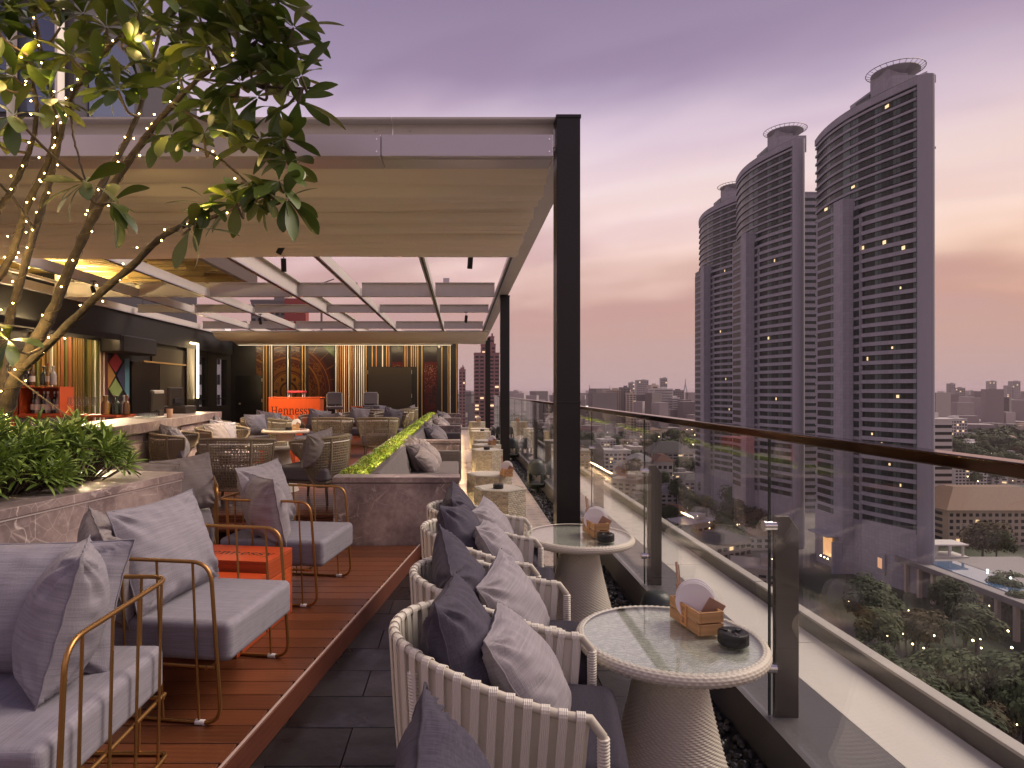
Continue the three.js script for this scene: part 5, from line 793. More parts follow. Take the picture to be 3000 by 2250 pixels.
// fairy lights
M.bulb = glow([1.0, 0.66, 0.2], 26); M.wire = std([0.1, 0.07, 0.03], 0.6);
const FAIRY = [];
{
  const bg = new THREE.SphereGeometry(0.0046, 8, 6), r = rng(44), words = ['trunk foot', 'upright main limb', 'inner upright limb', 'long low limb reaching over the lounge', 'slender second stem', 'thin outer stem', 'shortest outer limb', 'twig above the low limb'];
  [0, 1, 2, 3, 4, 5, 6, 7].forEach((bi, w) => {
    const b = BR[bi], len = b.curve.getLength(), turns = len * 5.5, n = Math.round(len * 60), pts = [];
    for (let k = 0; k <= n; k++) { const t = k / n, p = b.curve.getPointAt(t), T2 = b.curve.getTangentAt(t), X = V(0, 0, 1).cross(T2).normalize(), Y = T2.clone().cross(X), a = t * turns * 2 * Math.PI, R = lerp(b.r0, b.r1, t) * 1.06 + 0.004; pts.push(p.clone().addScaledVector(X, Math.cos(a) * R).addScaledVector(Y, Math.sin(a) * R)); }
    const o = thing('fairy_lights', `warm fairy lights wound round the ${words[w]} of the tree`, 'string lights', 'fairy lights on the tree', pts[0].toArray()), q = pts[0].clone();
    mesh('wire', sweep(pts.map((p) => p.clone().sub(q)), 0.0016, 4), M.wire, o);
    const nb = Math.round(len * [8, 9, 8, 9, 13, 13, 12, 8][w]); for (let k = 0; k < nb; k++) { const i = Math.floor((k + r() * 0.8) / nb * n), p = pts[Math.min(i, n)].clone().sub(q).add(V((r() - 0.5) * 0.05, (r() - 0.6) * 0.04, 0.012 + r() * 0.03)); mesh('bulb', bg, M.bulb, o, p.toArray()); }
    for (let k = 1; k <= 2; k++) FAIRY.push(b.curve.getPointAt(k / 2.6).add(V(0.08 * (k - 1.5), 0.05, 0.24)));
  });
}
// shrubs in the marble planter
{
  const spots = [[-0.44, 0.5], [-0.46, 1.0], [-0.85, 0.7], [-0.5, 1.5], [-0.95, 1.25], [-1.25, 0.5], [-0.5, 2.05], [-0.95, 1.8]], r = rng(61), labels = ['narrow-leaved shrub at the far end of the marble planter', 'narrow-leaved shrub second from the far end of the planter', 'narrow-leaved shrub in the back row of the planter, by the bar', 'narrow-leaved shrub mid-way along the planter coping', 'narrow-leaved shrub in the back row around the tree foot', 'narrow-leaved shrub in the planter corner closest to the bar', 'narrow-leaved shrub beside the wide sofa end of the planter', 'narrow-leaved shrub behind the one beside the sofa end'];
  spots.forEach(([x, z], bi) => {
    const pos = local(PLANTER.pos, PLANTER.turn, x, 0.84, z), o = thing('planter_shrub', labels[bi], 'shrub', 'shrubs in the marble planter', pos), leaves = [], stems = [];
    for (let k = 0; k < 90; k++) {
      const a = r() * 6.28, R = Math.sqrt(r()) * 0.40, h = 0.10 + 0.40 * (1 - (R / 0.44) ** 2) * (0.6 + 0.4 * r()) + r() * 0.04, tip = V(Math.cos(a) * R, h, Math.sin(a) * R), dir = V(Math.cos(a) * R * 1.6, 0.55 + r() * 0.3, Math.sin(a) * R * 1.6).normalize();
      stems.push(sweep([V(Math.cos(a) * R * 0.15, -0.02, Math.sin(a) * R * 0.15), tip.clone().multiply(V(0.55, 0.5, 0.55)), tip], [0.006, 0.004, 0.0025], 4));
      const sx = V(0, 1, 0.01).cross(dir).normalize(), sy = dir.clone().cross(sx), n = 18;
      for (let j = 0; j < n; j++) { const t = j / n, an = j * 2.4 + k, open = 0.45 + t * 0.95 + (r() - 0.5) * 0.25, v = dir.clone().multiplyScalar(Math.cos(open)).addScaledVector(sx, Math.sin(open) * Math.cos(an)).addScaledVector(sy, Math.sin(open) * Math.sin(an)).normalize(); leaves.push({ p: tip.clone().addScaledVector(dir, -t * 0.07), q: faceUp(v).multiply(new THREE.Quaternion().setFromAxisAngle(Yax, (r() - 0.5))), s: 0.085 + r() * 0.045, g: j % 2, m: Math.floor(r() * 3) }); }
    }
    mesh('stems', merge(stems), M.twig, o);
    const front = leaves.map((l) => ({ l, k: l.p.x * 0.6 + l.p.y + l.p.z * 0.8 })).sort((a, b) => b.k - a.k).map((e) => e.l);
    front.slice(0, 110).forEach((l) => { const m = mesh('leaf', lance[l.g], M.leafShrub[l.m], o); m.position.copy(l.p); m.quaternion.copy(l.q); m.scale.setScalar(l.s); });
    for (let g = 0; g < 2; g++) for (let m = 0; m < 3; m++) inst('foliage', lance[g], M.leafShrub[m], front.slice(110).filter((l) => l.g === g && l.m === m), o);
  });
  const rd = thing('plant_stake', 'thin grey stake leaning across the planter shrubs', 'stake', null, [-2.62, 0.84, -3.9]); mesh('stick', rod(V(0.42, 0.32, 0.0), V(-0.22, 0.78, -0.05), 0.005, 0.005, 6), M.twig, rd);
}
// clipped yellow-green edging in the booth troughs
{
  const lg = leafGeo((t) => 0.36 * Math.sin(Math.PI * clamp(t * 0.96 + 0.02)), 0.6, 0.3, 3), r = rng(71), names = ['first', 'second', 'third', 'end'];
  BOOTHS.slice(0, 4).forEach((d, i) => {
    const L = BOOTHS[i + 1] - d - 0.2, list = [], N = [5200, 3000, 2000, 1500][i];
    for (let k = 0; k < N; k++) { const z = 0.05 + r() * (L - 0.1), cl = 0.6 + 0.4 * Math.sin(z * 5.5 + i), u = r() * 2 - 1, hh = (0.055 + 0.06 * cl) * Math.sqrt(1 - u * u * 0.7), rr = Math.pow(r(), 0.4); const v = V(u * 0.9 + (r() - 0.5) * 0.8, 0.4 + r(), (r() - 0.5) * 1.4).normalize(); list.push({ p: V(-1.008 + u * 0.145, 0.64 + hh * rr, -d - 0.2 - z), q: faceUp(v).multiply(new THREE.Quaternion().setFromAxisAngle(Yax, (r() - 0.5) * 2)), s: (0.018 + r() * 0.016) * [1, 1.15, 1.3, 1.5][i], c: rgb(0.75 + r() * 0.5, 0.75 + r() * 0.45, 0.8 + r() * 0.4) }); }
    tag(inst('edging_foliage', lg, M.leafTrough, list), `dense yellow-green edging plants in the ${names[i]} booth trough`, 'edging plants', 'edging plants in the troughs');
  });
}
// ---------- the city below ----------
const GY = -72;
M.concrete = std([0.36, 0.345, 0.395], 0.75, { map: T.cladding }); M.concreteDark = std([0.26, 0.24, 0.25], 0.7); M.towerGlass = phys([0.13, 0.15, 0.15], 0.3, { map: T.panes, specularIntensity: 0.45 });
M.litWindow = glow([1, 0.66, 0.28], 0.75); M.pink = std([0.34, 0.17, 0.165], 0.8, { map: T.plaster });
M.wallTints = [[0.64, 0.61, 0.59], [0.42, 0.37, 0.33], [0.30, 0.28, 0.28], [0.52, 0.44, 0.36], [0.22, 0.2, 0.2]].map((c) => std(c, 0.85, { map: T.plaster })); M.roofTints = [[0.16, 0.07, 0.05], [0.11, 0.1, 0.1], [0.25, 0.16, 0.11], [0.33, 0.32, 0.33], [0.08, 0.075, 0.08]].map((c) => std(c, 0.8, { map: T.roofTile }));
M.winDark = std([0.02, 0.022, 0.026], 0.2);
const groundTex = tex(1024, 1024, (u, v) => { const n = fbm(u * 16, v * 16, 5, 16, 2), k = fbm(u * 64, v * 64, 3, 64, 9); const green = sstep(0.45, 0.6, n); return [lerp(0.32, 0.10, green) * (0.5 + k), lerp(0.29, 0.13, green) * (0.5 + k), lerp(0.28, 0.07, green) * (0.5 + k)]; }, 1 / 1200, 1 / 1200);
structure('ground', flatUV(new THREE.CircleGeometry(16000, 96).rotateX(-Math.PI / 2)), std([0.55, 0.55, 0.55], 0.95, { map: groundTex }), [0, GY, 0]);
const gx = (u, d) => (u - 1350) / 1843 * d, gyv = (v, d) => 1.5 - (v - 1145) / 1843 * d;

// ----- the three curved residential towers -----
function arcBand(s0, s1, y0, y1, off, n, tk = 0.8) {        // a strip of the bowed facade; s runs 0..0.8 from the near tip
  const f = (s) => [-9 * Math.sin(Math.PI * s) , 76 * s], pos = [], uv = [], idx = [], len = [0]; const P = [];
  for (let i = 0; i <= n; i++) { const s = lerp(s0, s1, i / n), a = f(s), e = f(s + 0.001), b = f(s - 0.001), tx = e[0] - b[0], td = e[1] - b[1], L = Math.hypot(tx, td), nx = -td / L, nd = tx / L; P.push([a[0] + nx * off, a[1] + nd * off, a[0] + nx * (off - tk), a[1] + nd * (off - tk)]); if (i) len.push(len[i - 1] + Math.hypot(P[i][0] - P[i - 1][0], P[i][1] - P[i - 1][1])); }
  P.forEach((p, i) => { for (const [x, d, y] of [[p[2], p[3], y0], [p[0], p[1], y0], [p[0], p[1], y1], [p[2], p[3], y1]]) { pos.push(x, y, -d); uv.push(len[i], y); } });
  for (let i = 0; i < n; i++) for (let k = 0; k < 3; k++) { const a = i * 4 + k, b = a + 4; idx.push(a, b, a + 1, a + 1, b, b + 1); }
  for (const i of [0, n]) { const a = i * 4; i ? idx.push(a, a + 2, a + 1, a, a + 3, a + 2) : idx.push(a, a + 1, a + 2, a, a + 2, a + 3); }
  const g = new THREE.BufferGeometry(); g.setAttribute('position', new THREE.Float32BufferAttribute(pos, 3)); g.setAttribute('uv', new THREE.Float32BufferAttribute(uv, 2)); g.setIndex(idx); const q = g.toNonIndexed(); q.computeVertexNormals(); return q;
}
const scaleUV = (g, a, b) => { const uv = g.attributes.uv; for (let i = 0; i < uv.count; i++) uv.setXY(i, uv.getX(i) * a, uv.getY(i) * b); return g; };
function curvedTower(label, x, d, turn) {
  const o = thing('residential_tower', label, 'tower', 'tall curved towers with banded facades', [x, GY, -d], turn), H = 191, F = 3.75, n = 45, y00 = 22;
  const core = []; for (let i = 0; i <= 16; i++) { const s = 0.8 * i / 16; core.push([-9 * Math.sin(Math.PI * s) + 2.2, 76 * s + 0.5]); } core.push([14, 61], [2.4, 0.6]);
  mesh('core', prism(core, 0, H - 2), M.concrete, o);
  const sp = arcBand(0.045, 0.8, 0, 1.55, 0.6, 20, 3), gl = scaleUV(arcBand(0.045, 0.8, 1.55, F, 0, 20, 2), 1 / 96, 0.25), bal = scaleUV(arcBand(0.40, 0.58, 1.0, F, 0.06, 4, 2), 1 / 300, 0.1), sp2 = arcBand(0.045, 0.8, 0, 1.0, 0.6, 20, 3);
  for (let k = 0; k < n; k++) { const y = y00 + k * F; mesh('spandrel', k > 34 ? sp2 : sp, M.concrete, o, [0, y, 0]); mesh('window_band', gl, M.towerGlass, o, [0, y - (k > 34 ? 0.01 : 0), 0]); if (k > 34) mesh('balcony_glazing', bal, M.towerGlass, o, [0, y, 0]); }
  mesh('podium_wall', arcBand(0.0, 0.8, 0, y00, 0.6, 20, 3), M.concrete, o); mesh('roof_band', arcBand(0.0, 0.8, H - 2.2, H + 0.6, 0.8, 20, 5), M.concrete, o); mesh('roof_rail', arcBand(0.0, 0.8, H + 0.9, H + 1.1, 0.5, 20, 0.2), M.stainless, o);
  mesh('end_pier', new THREE.CylinderGeometry(2.6, 2.6, H, 24).translate(0.4, H / 2, -1.6), M.concrete, o); mesh('roof_slab', prism(core, H - 1.9, H - 1), M.concrete, o);
  // lower projecting bay with its pier and dark slot
  const bH = 153, fx = (dd) => -9 * Math.sin(Math.PI * dd / 76);
  mesh('slot_wall', span(fx(26) - 1.0, fx(26) + 4, 0, bH - 6, -24.6, -28.2), M.concrete, o); mesh('bay_pier', span(fx(31) - 4.6, fx(31) + 4, 0, bH + 1.5, -28.2, -34.5), M.concrete, o); mesh('bay_core', span(fx(40) - 3.4, fx(40) + 3, 0, bH - 3, -34.5, -47), M.concrete, o); mesh('bay_edge', span(fx(47) - 4.2, fx(47) + 2, 0, bH - 3, -47, -48.2), M.concrete, o);
  const bg = scaleUV(box(0.3, 2.4, 12.4, fx(40) - 3.6, 0, -40.8), 1 / 96, 0.25), bs = box(0.5, 1.25, 12.4, fx(40) - 3.72, 0, -40.8);
  for (let k = 0; k < 35; k++) { mesh('bay_spandrel', bs, M.concrete, o, [0, y00 + k * F + 0.6, 0]); mesh('bay_window', bg, M.towerGlass, o, [0, y00 + k * F + 2.45, 0]); }
  for (let k = 0; k < 34; k++) for (const z of [-25.5, -27.3]) mesh('slot_shade_pane', box(0.2, 2.5, 1.5, fx(26) - 1.06, y00 + k * F + 2.3, z), M.towerGlass, o);  // dark panes stand in for the shade inside the slot recess
  // rooftop: stepped plant rooms and the flared landing disc
  mesh('plant_room', span(-3, 10, H - 1, H + 7, -14, -40), M.concrete, o); mesh('plant_step', span(-2, 9, H - 1, H + 3.5, -40, -47), M.concrete, o); mesh('lift_tower', span(-3, 5, H + 7, H + 11, -17, -27), M.concrete, o); mesh('plant_louvre', span(-3.2, -2.9, H + 1.5, H + 6, -27, -36), M.towerGlass, o);
  mesh('landing_disc', lathe([[0.1, 8.5], [4.5, 9], [8.2, 11.4], [8.2, 12.0], [0.1, 12.0]], 40).translate(3.5, H, -22), M.concrete, o);
  const rim = mesh('disc_rim', new THREE.TorusGeometry(9.8, 0.14, 6, 48).rotateX(Math.PI / 2).translate(3.5, H + 12.6, -22), M.stainless, o); const spk = []; for (let k = 0; k < 28; k++) { const a = k / 28 * 6.283; spk.push(rod(V(3.5 + Math.cos(a) * 8.1, H + 11.6, -22 + Math.sin(a) * 8.1), V(3.5 + Math.cos(a) * 10, H + 12.7, -22 + Math.sin(a) * 10), 0.1, 0.1, 4)); } mesh('disc_brackets', merge(spk), M.stainless, o);
  return o;
}
const tower1 = curvedTower('tallest curved tower with banded facade and lit entrance at its foot', 166.4, 224, 0);
const tower2 = copyOf(tower1, 'curved banded tower standing in the middle of the three', [157.7, GY, -293], -0.05);
const tower3 = copyOf(tower1, 'curved banded tower at the far end of the three', [169, GY, -378], -0.05);
tower1.scale.y = 0.975;
{ // lit rooms and entrance of the first tower
  const r = rng(90), fx = (dd) => -9 * Math.sin(Math.PI * dd / 76);
  for (const [k, dd, w] of [[43, 14, 3], [36, 29, 3], [35, 48, 3], [29, 24, 1.5], [29, 15, 2.5], [28.9, 8, 2.4], [24, 9, 1], [22, 52, 1], [18, 12, 1.2], [13, 10, 2], [11, 51, 1.2], [9, 20, 1.2], [6, 13, 1.4], [17, 22, 1], [4, 9, 1], [8, 16, 1]]) mesh('lit_window', box(0.1, 0.9 + (k % 3) * 0.25, w * 0.7), M.litWindow, tower1, [fx(dd) - 0.25, 22 + Math.floor(k) * 3.75 + 2.5, -dd]);
  for (const [k, dd, w] of [[12, 13, 1], [20, 18, 1.4], [7, 10, 1], [30, 14, 1]]) { mesh('lit_window', box(0.1, 1.3, w), M.litWindow, tower2, [fx(dd) - 0.25, 22 + k * 3.75 + 2.6, -dd]); mesh('lit_window', box(0.1, 1.3, w), M.litWindow, tower3, [fx(dd) - 0.25, 22 + (k + 3) * 3.75 + 2.6, -dd]); }
  mesh('entrance_glazing', box(0.3, 9, 6), glow([1, 0.42, 0.10], 0.55), tower1, [fx(38) - 4.6, 9.5, -38]); mesh('entrance_canopy', rbox(6, 0.8, 14, 0.3), M.concrete, tower1, [fx(38) - 6.2, 14.6, -38]); mesh('side_fin_wall', box(5, 13, 1), M.concrete, tower1, [fx(30) - 6, 6.5, -29]); mesh('side_doorway', box(0.3, 4, 2.4), glow([1, 0.42, 0.10], 0.4), tower1, [fx(16) - 0.9, 8, -16]); mesh('portal', box(0.4, 8, 5), M.concrete, tower1, [fx(16) - 0.75, 8, -16]);
  for (const z of [-34.5, -37, -39.5]) mesh('entrance_lamp', new THREE.SphereGeometry(0.28, 8, 6), M.cityLamp = M.cityLamp ?? glow([1, 0.78, 0.36], 14), tower1, [fx(38) - 6.6, 4.6, z]);
}
// ----- other buildings -----
function block(name, label, group, x0, x1, dep, d, yTop, floors, bays, wall, win, o2 = {}) {
  const w = x1 - x0, o = thing(name, label, 'building', group, [(x0 + x1) / 2, GY, -d], o2.turn ?? 0), H = yTop - GY;
  mesh('wall', box(w, H, dep, 0, H / 2, -dep / 2), wall, o);
  const fh = H / (floors + 0.6), ww = w / bays;
  if (o2.band) { const g = box(w * 0.94, fh * 0.42, 0.3); for (let k = 0; k < floors; k++) mesh('window_band', g, win, o, [0, fh * (k + 0.75), 0.02]); const g2 = box(0.3, fh * 0.42, dep * 0.9); for (let k = 0; k < floors; k++) mesh('window_band', g2, win, o, [-w / 2 - 0.02, fh * (k + 0.75), -dep / 2]); }
  else { const g = box(ww * (o2.fill ?? 0.6), fh * 0.5, 0.3); for (let k = 0; k < floors; k++) for (let j = 0; j < bays; j++) mesh(hash(k + Math.round(x0), j, 77) < 0.055 && d > 150 ? 'lit_window' : 'window', g, hash(k + Math.round(x0), j, 77) < 0.055 && d > 150 ? M.litWindow : win, o, [-w / 2 + ww * (j + 0.5), fh * (k + 0.7), 0.02]); const g2 = box(0.3, fh * 0.5, dep * 0.16); if (!o2.noside) for (let k = 0; k < floors; k++) for (let j = 0; j < 3; j++) mesh('window', g2, win, o, [-w / 2 - 0.02, fh * (k + 0.7), -dep * (0.2 + j * 0.3)]); }
  if (o2.hip) { const e = o2.over ?? 1.5, rh = o2.hip, a = w / 2 + e, b = dep / 2 + e, k = Math.min(a, b) * 0.8, g = new THREE.BufferGeometry(), c = -dep / 2, P = [[-a, 0, c + b], [a, 0, c + b], [a, 0, c - b], [-a, 0, c - b], [-(a - k), rh, c + b - k], [a - k, rh, c + b - k], [a - k, rh, c - b + k], [-(a - k), rh, c - b + k]], T3 = [[0, 1, 5], [0, 5, 4], [1, 2, 6], [1, 6, 5], [2, 3, 7], [2, 7, 6], [3, 0, 4], [3, 4, 7], [4, 5, 6], [4, 6, 7], [0, 2, 1], [0, 3, 2]]; g.setAttribute('position', new THREE.Float32BufferAttribute(T3.flat().flatMap((i) => P[i]), 3)); g.computeVertexNormals(); mesh('roof', flatUV(g), o2.roof ?? M.roofTints[0], o, [0, H, 0]); }
  else { mesh('parapet', box(w + 0.6, 1, dep + 0.6, 0, H + 0.51, -dep / 2), wall, o); mesh('roof_plant_room', box(w * 0.3, 3, dep * 0.4, w * 0.15, H + 2.52, -dep / 2), wall, o); }
  return o;
}
const B = (name, label, u0, u1, v, d, dep, fl, bays, wall, win = M.winDark, o2 = {}) => block(name, label, o2.group, gx(u0, d), gx(u1, d), dep, d, gyv(v, d), fl, bays, wall, win, o2);
B('residential_tower', 'fourth banded tower standing between the middle and tallest curved towers', 2340, 2420, 567, 381, 30, 46, 1, M.concrete, M.towerGlass, { band: true });
B('residential_tower', 'slim rear slab showing along the outer edge of the tallest curved tower', 2712, 2739, 436, 292, 8, 40, 2, M.wallTints[3], M.towerGlass, { noside: true });
B('hotel_tower', 'beige slab hotel with dark corner strip beyond the handrail', 1776, 1825, 1143, 1150, 30, 22, 8, M.wallTints[3]); B('hotel_tower', 'dark grey corner tower joined to the beige slab hotel', 1825, 1846, 1136, 1140, 30, 20, 2, M.wallTints[4]); B('hotel_tower', 'narrow beige wing of the slab hotel with paired windows', 1835, 1864, 1153, 1130, 30, 18, 3, M.wallTints[3]);
B('office_block', 'white office block with dark window bands', 1916, 1972, 1140, 1250, 40, 24, 1, M.wallTints[0], M.winDark, { band: true }); B('office_block', 'terracotta-coloured end wall of the white banded office block', 1908, 1930, 1129, 1290, 30, 18, 1, M.wallTints[3], M.winDark, { noside: true }); B('office_block', 'lower white banded wing beside the white office block', 1972, 1992, 1166, 1240, 30, 16, 1, M.wallTints[0], M.winDark, { band: true }); B('office_block', 'dark office block with cranes behind the white banded one', 1973, 2004, 1144, 1600, 40, 14, 5, M.wallTints[4]);
B('apartment_block', 'cream stepped apartment block below the handrail', 1848, 1874, 1222, 900, 24, 9, 3, M.wallTints[3]); B('apartment_block', 'small cream apartment block with square windows', 1874, 1905, 1236, 880, 24, 8, 4, M.wallTints[3]); B('apartment_block', 'grey apartment block of many small windows far below the rail', 1892, 1910, 1180, 1300, 24, 12, 4, M.wallTints[2]);
const thai = B('apartment_block', 'apartment block with dark Thai roofs and white balcony grid', 1910, 2032, 1326, 575, 26, 5, 8, M.wallTints[2], M.winDark, { hip: 9, roof: M.roofTints[4], fill: 0.72 });
{ const w = gx(2032, 575) - gx(1910, 575), H = gyv(1326, 575) - GY; for (let k = 0; k <= 5; k++) mesh('balcony_beam', box(w + 1, 0.5, 0.5, 0, 2 + k * (H - 2) / 5.2, 0.6), M.wallTints[0], thai); for (let j = 0; j <= 8; j++) mesh('balcony_column', box(0.5, H, 0.5, -w / 2 + j * w / 8, H / 2, 0.6), M.wallTints[0], thai); }
B('apartment_block', 'white apartment block with piers and dark balconies', 1772, 1848, 1322, 560, 22, 5, 6, M.wallTints[0], M.winDark, { fill: 0.66 }); B('apartment_block', 'white apartment block with wide glazing behind the piered one', 1848, 1884, 1312, 600, 22, 5, 3, M.wallTints[0]); B('house', 'white house with a pale grey hipped roof', 1860, 1918, 1352, 500, 26, 2, 3, M.wallTints[0], M.winDark, { hip: 5, roof: M.roofTints[3] }); B('house', 'white house with a brown hipped roof beside the Thai-roofed block', 1926, 1972, 1352, 490, 20, 3, 3, M.wallTints[0], M.winDark, { hip: 5, roof: M.roofTints[0] });
B('pink_tower', 'pink high-rise with a stepped crown seen past the walkway posts', 1390, 1463, 1036, 600, 26, 30, 5, M.pink, M.winDark, { fill: 0.72 }); B('pink_tower', 'upper crown of the pink high-rise', 1410, 1452, 1010, 606, 16, 30, 3, M.pink); B('pink_tower', 'narrow top turret of the pink high-rise', 1432, 1448, 988, 610, 8, 30, 1, M.pink); B('pink_tower', 'slim pink tower beside the decorated wall', 1345, 1364, 1084, 760, 18, 24, 2, M.pink, M.winDark, { fill: 0.5 }); B('pink_tower', 'cap of the slim pink tower', 1349, 1360, 1079, 764, 9, 24, 1, M.pink);
B('apartment_block', 'white round-fronted block with dark ribbon windows beside the tallest tower', 2738, 2790, 1232, 335, 24, 15, 1, M.wallTints[0], M.winDark, { band: true }); B('apartment_block', 'white apartment block half hidden by the handrail', 2798, 2892, 1372, 470, 24, 6, 9, M.wallTints[0]); B('apartment_block', 'long low white block beyond the handrail', 2895, 3080, 1392, 520, 24, 3, 10, M.wallTints[2]);
B('apartment_block', 'cream apartment block with a broad brown hipped roof', 2778, 3120, 1492, 300, 30, 5, 18, M.wallTints[3], M.winDark, { hip: 9, roof: M.roofTints[2], over: 3, fill: 0.5 }); B('apartment_block', 'white block of grid windows behind the brown hipped roof', 2786, 2834, 1228, 900, 30, 7, 6, M.wallTints[0]);
B('apartment_block', 'white balcony block framed by the bar window', 560, 668, 1000, 95, 6, 26, 6, std([0.82, 0.81, 0.82], 0.8), M.winDark, { fill: 0.4 });
{ const b = B('unfinished_tower', 'dark unfinished tower seen between the pergola rafters', 735, 838, 884, 300, 30, 38, 6, M.wallTints[4]); mesh('red_hoarding', box(10, 16, 6, 14, gyv(940, 300) - GY + 2, 2), std([0.32, 0.06, 0.05], 0.7), b); const c = thing('tower_crane', 'thin tower crane standing above the pergola cross beam', 'crane', null, at(942, 845, 300).toArray()); mesh('mast', box(0.9, 40, 0.9, 0, -19, 0), M.stainless, c); mesh('jib', rod(V(-5, 0.5, 0), V(6, 4.5, 0), 0.35, 0.25, 5), M.stainless, c); }
// pavilion and pool deck at the foot of the cream block
{
  const deck = thing('pool_deck', 'raised pool deck on slim columns beside the tallest tower', 'deck', null, [160, GY, -232]);
  mesh('deck_slab', box(46, 1.2, 60, 25, 11.2, 28), M.wallTints[2], deck); mesh('edge_band', box(0.6, 1.8, 60, 1.7, 11.5, 28), M.wallTints[4], deck); for (let k = 0; k < 9; k++) mesh('column', box(1.2, 10.6, 1.2, 3, 5.3, 2 + k * 6.5), M.wallTints[3], deck);
  structure('pool_water', box(11.5, 0.2, 48, 173, -60.05, -203), phys([0.05, 0.15, 0.30], 0.05, { clearcoat: 1 })); structure('pool_terrace', box(10, 0.2, 48, 184.5, -60.1, -203), M.wallTints[2]);
  const pv = thing('garden_pavilion', 'small white flat-roofed pavilion beside the pool', 'pavilion', null, [181, -60.1, -236]); mesh('roof', rbox(13, 0.7, 8, 0.3, 0, 4.6, 0), M.wallTints[0], pv); for (const x of [-5, 0, 5]) for (const z of [-3, 3]) mesh('column', box(0.6, 4.3, 0.6, x, 2.1, z), M.wallTints[0], pv); mesh('floor_slab', box(13, 0.4, 8, 0, 0.2, 0), M.wallTints[0], pv);
  for (let k = 0; k < 4; k++) { const o = thing('pool_lamp', 'bluish white lamp at the pool edge', 'lamp', 'lamps along the pool', [179.2, -59.5, -214 + k * 9]); mesh('lamp_globe', new THREE.SphereGeometry(0.3, 8, 6), glow([0.8, 0.95, 1], 9), o); }
}
// low houses of the old quarter
{
  const r = rng(101), tint = ['pale', 'tan', 'grey', 'cream', 'dark'], rf = ['red', 'charcoal', 'brown', 'pale', 'black'], used = [];
  const zone = (n, uA, uB, dA, dB, pw) => { for (let k = 0; k < n; k++) {
    const d = lerp(dA, dB, Math.pow(r(), pw)), u = lerp(uA, uB, r()), x = gx(u, d), w = 9 + r() * 17, dep = 8 + r() * 12, h = 5 + r() * r() * 15; if (used.some(([a, b, c]) => Math.hypot(a - x, b - d) < (c + w) * 0.55)) continue; used.push([x, d, w]);
    const a = Math.floor(r() * 5), b = Math.floor(r() * 5), hip = r() < 0.62, fl = Math.max(1, Math.round(h / 3.4));
    const o = block('house', `low ${tint[a]} house with a ${hip ? rf[b] + ' hipped' : 'flat'} roof in the city quarter below`, 'low houses of the city quarter', x - w / 2, x + w / 2, dep, d, GY + h, d < 800 ? fl : 0, Math.max(2, Math.round(w / 4)), M.wallTints[a], M.winDark, { hip: hip ? 2 + r() * 2 : 0, roof: M.roofTints[b], turn: (r() - 0.5) * 1.2, noside: true, over: 0.8 });
  } };
  zone(150, 1690, 2060, 330, 1100, 1.1); zone(60, 1480, 1690, 380, 1200, 1.2); zone(40, 1335, 1480, 520, 1500, 1); zone(60, 2735, 3050, 480, 1500, 1.3); zone(26, 2050, 2330, 230, 330, 1);
  // farther districts: roofs too small to tell apart
  const list = [], g = new THREE.BoxGeometry(1, 1, 1).translate(0, 0.5, 0), q = rng(7);
  for (let k = 0; k < 5200; k++) { const d = 1050 + Math.pow(q(), 1.4) * 6500, u = 1300 + q() * 1750, s = q(); list.push({ p: V(gx(u, d), GY, -d), r: [0, q() * 1.5, 0], s: [12 + q() * 40, s < 0.93 ? 5 + q() * 14 : 25 + q() * 55, 12 + q() * 30], c: rgb(1, 0.97, 0.96).multiplyScalar(0.45 + q() * 0.9) }); }
  tag(inst('distant_rooftops', g, std([0.28, 0.25, 0.25], 0.85), list), 'countless low rooftops stretching to the hazy horizon', 'rooftops');
}
// skyline
for (const [u0, u1, v, d, l] of [[1843, 1859, 1121, 2600, 'faint stepped tower left of the wide pale slab'], [1866, 1900, 1114, 2900, 'wide pale residential slab on the hazy skyline'], [1936, 1955, 1108, 2700, 'slim pale tower behind the white office block'], [2737, 2784, 1156, 2600, 'broad low hazy block beside the tallest tower'], [2781, 2799, 1124, 2700, 'slim hazy tower with a bright crown'], [2800, 2828, 1137, 2300, 'dark mauve office tower on the hazy skyline'], [2838, 2872, 1156, 2700, 'squat hazy block with a roof box'], [2899, 2920, 1117, 3200, 'lone hazy tower with a shoulder'], [2925, 2944, 1150, 3600, 'small faint tower beside the stepped cluster'], [2950, 2970, 1130, 3200, 'lower step of the stepped hazy cluster'], [2966, 2990, 1117, 3200, 'tall step of the stepped hazy cluster'], [2760, 2800, 1190, 1700, 'hazy mauve mid-rise below the bright-crowned tower'], [2800, 2840, 1192, 1600, 'pinkish mid-rise blocks on the skyline foot'], [2890, 2990, 1200, 1500, 'long low pinkish block beyond the trees']]) B('skyline_tower', l.replace(' left of', ' next to'), u0, u1, v, d, (u1 - u0) / 1843 * d * 0.6, 12, Math.max(3, Math.round((u1 - u0) / 6)), M.wallTints[2], M.winDark, { group: 'hazy skyline towers', noside: true });
{ const p = thing('bridge_pylon', 'thin cable-bridge pylon on the hazy skyline', 'pylon', null, [gx(2008, 4000), GY, -4000]); for (const s of [-1, 1]) mesh('leg', rod(V(s * 22, 0, 0), V(0, 122, 0), 4, 3, 6), M.concrete, p); mesh('spire', rod(V(0, 120, 0), V(0, 150, 0), 3, 2, 6), M.concrete, p); }
for (const [u, v, d] of [[1727, 1128, 3500], [1787, 1130, 3600]]) { const p = thing('lattice_mast', 'thin lattice mast on the hazy skyline', 'mast', 'lattice masts on the skyline', [gx(u, d), GY, -d]); const h = gyv(v, d) - GY; mesh('mast_frame', merge([rod(V(-9, 0, 0), V(0, h, 0), 2.4, 1.2, 5), rod(V(9, 0, 0), V(0, h, 0), 2.4, 1.2, 5)]), M.concreteDark, p); }
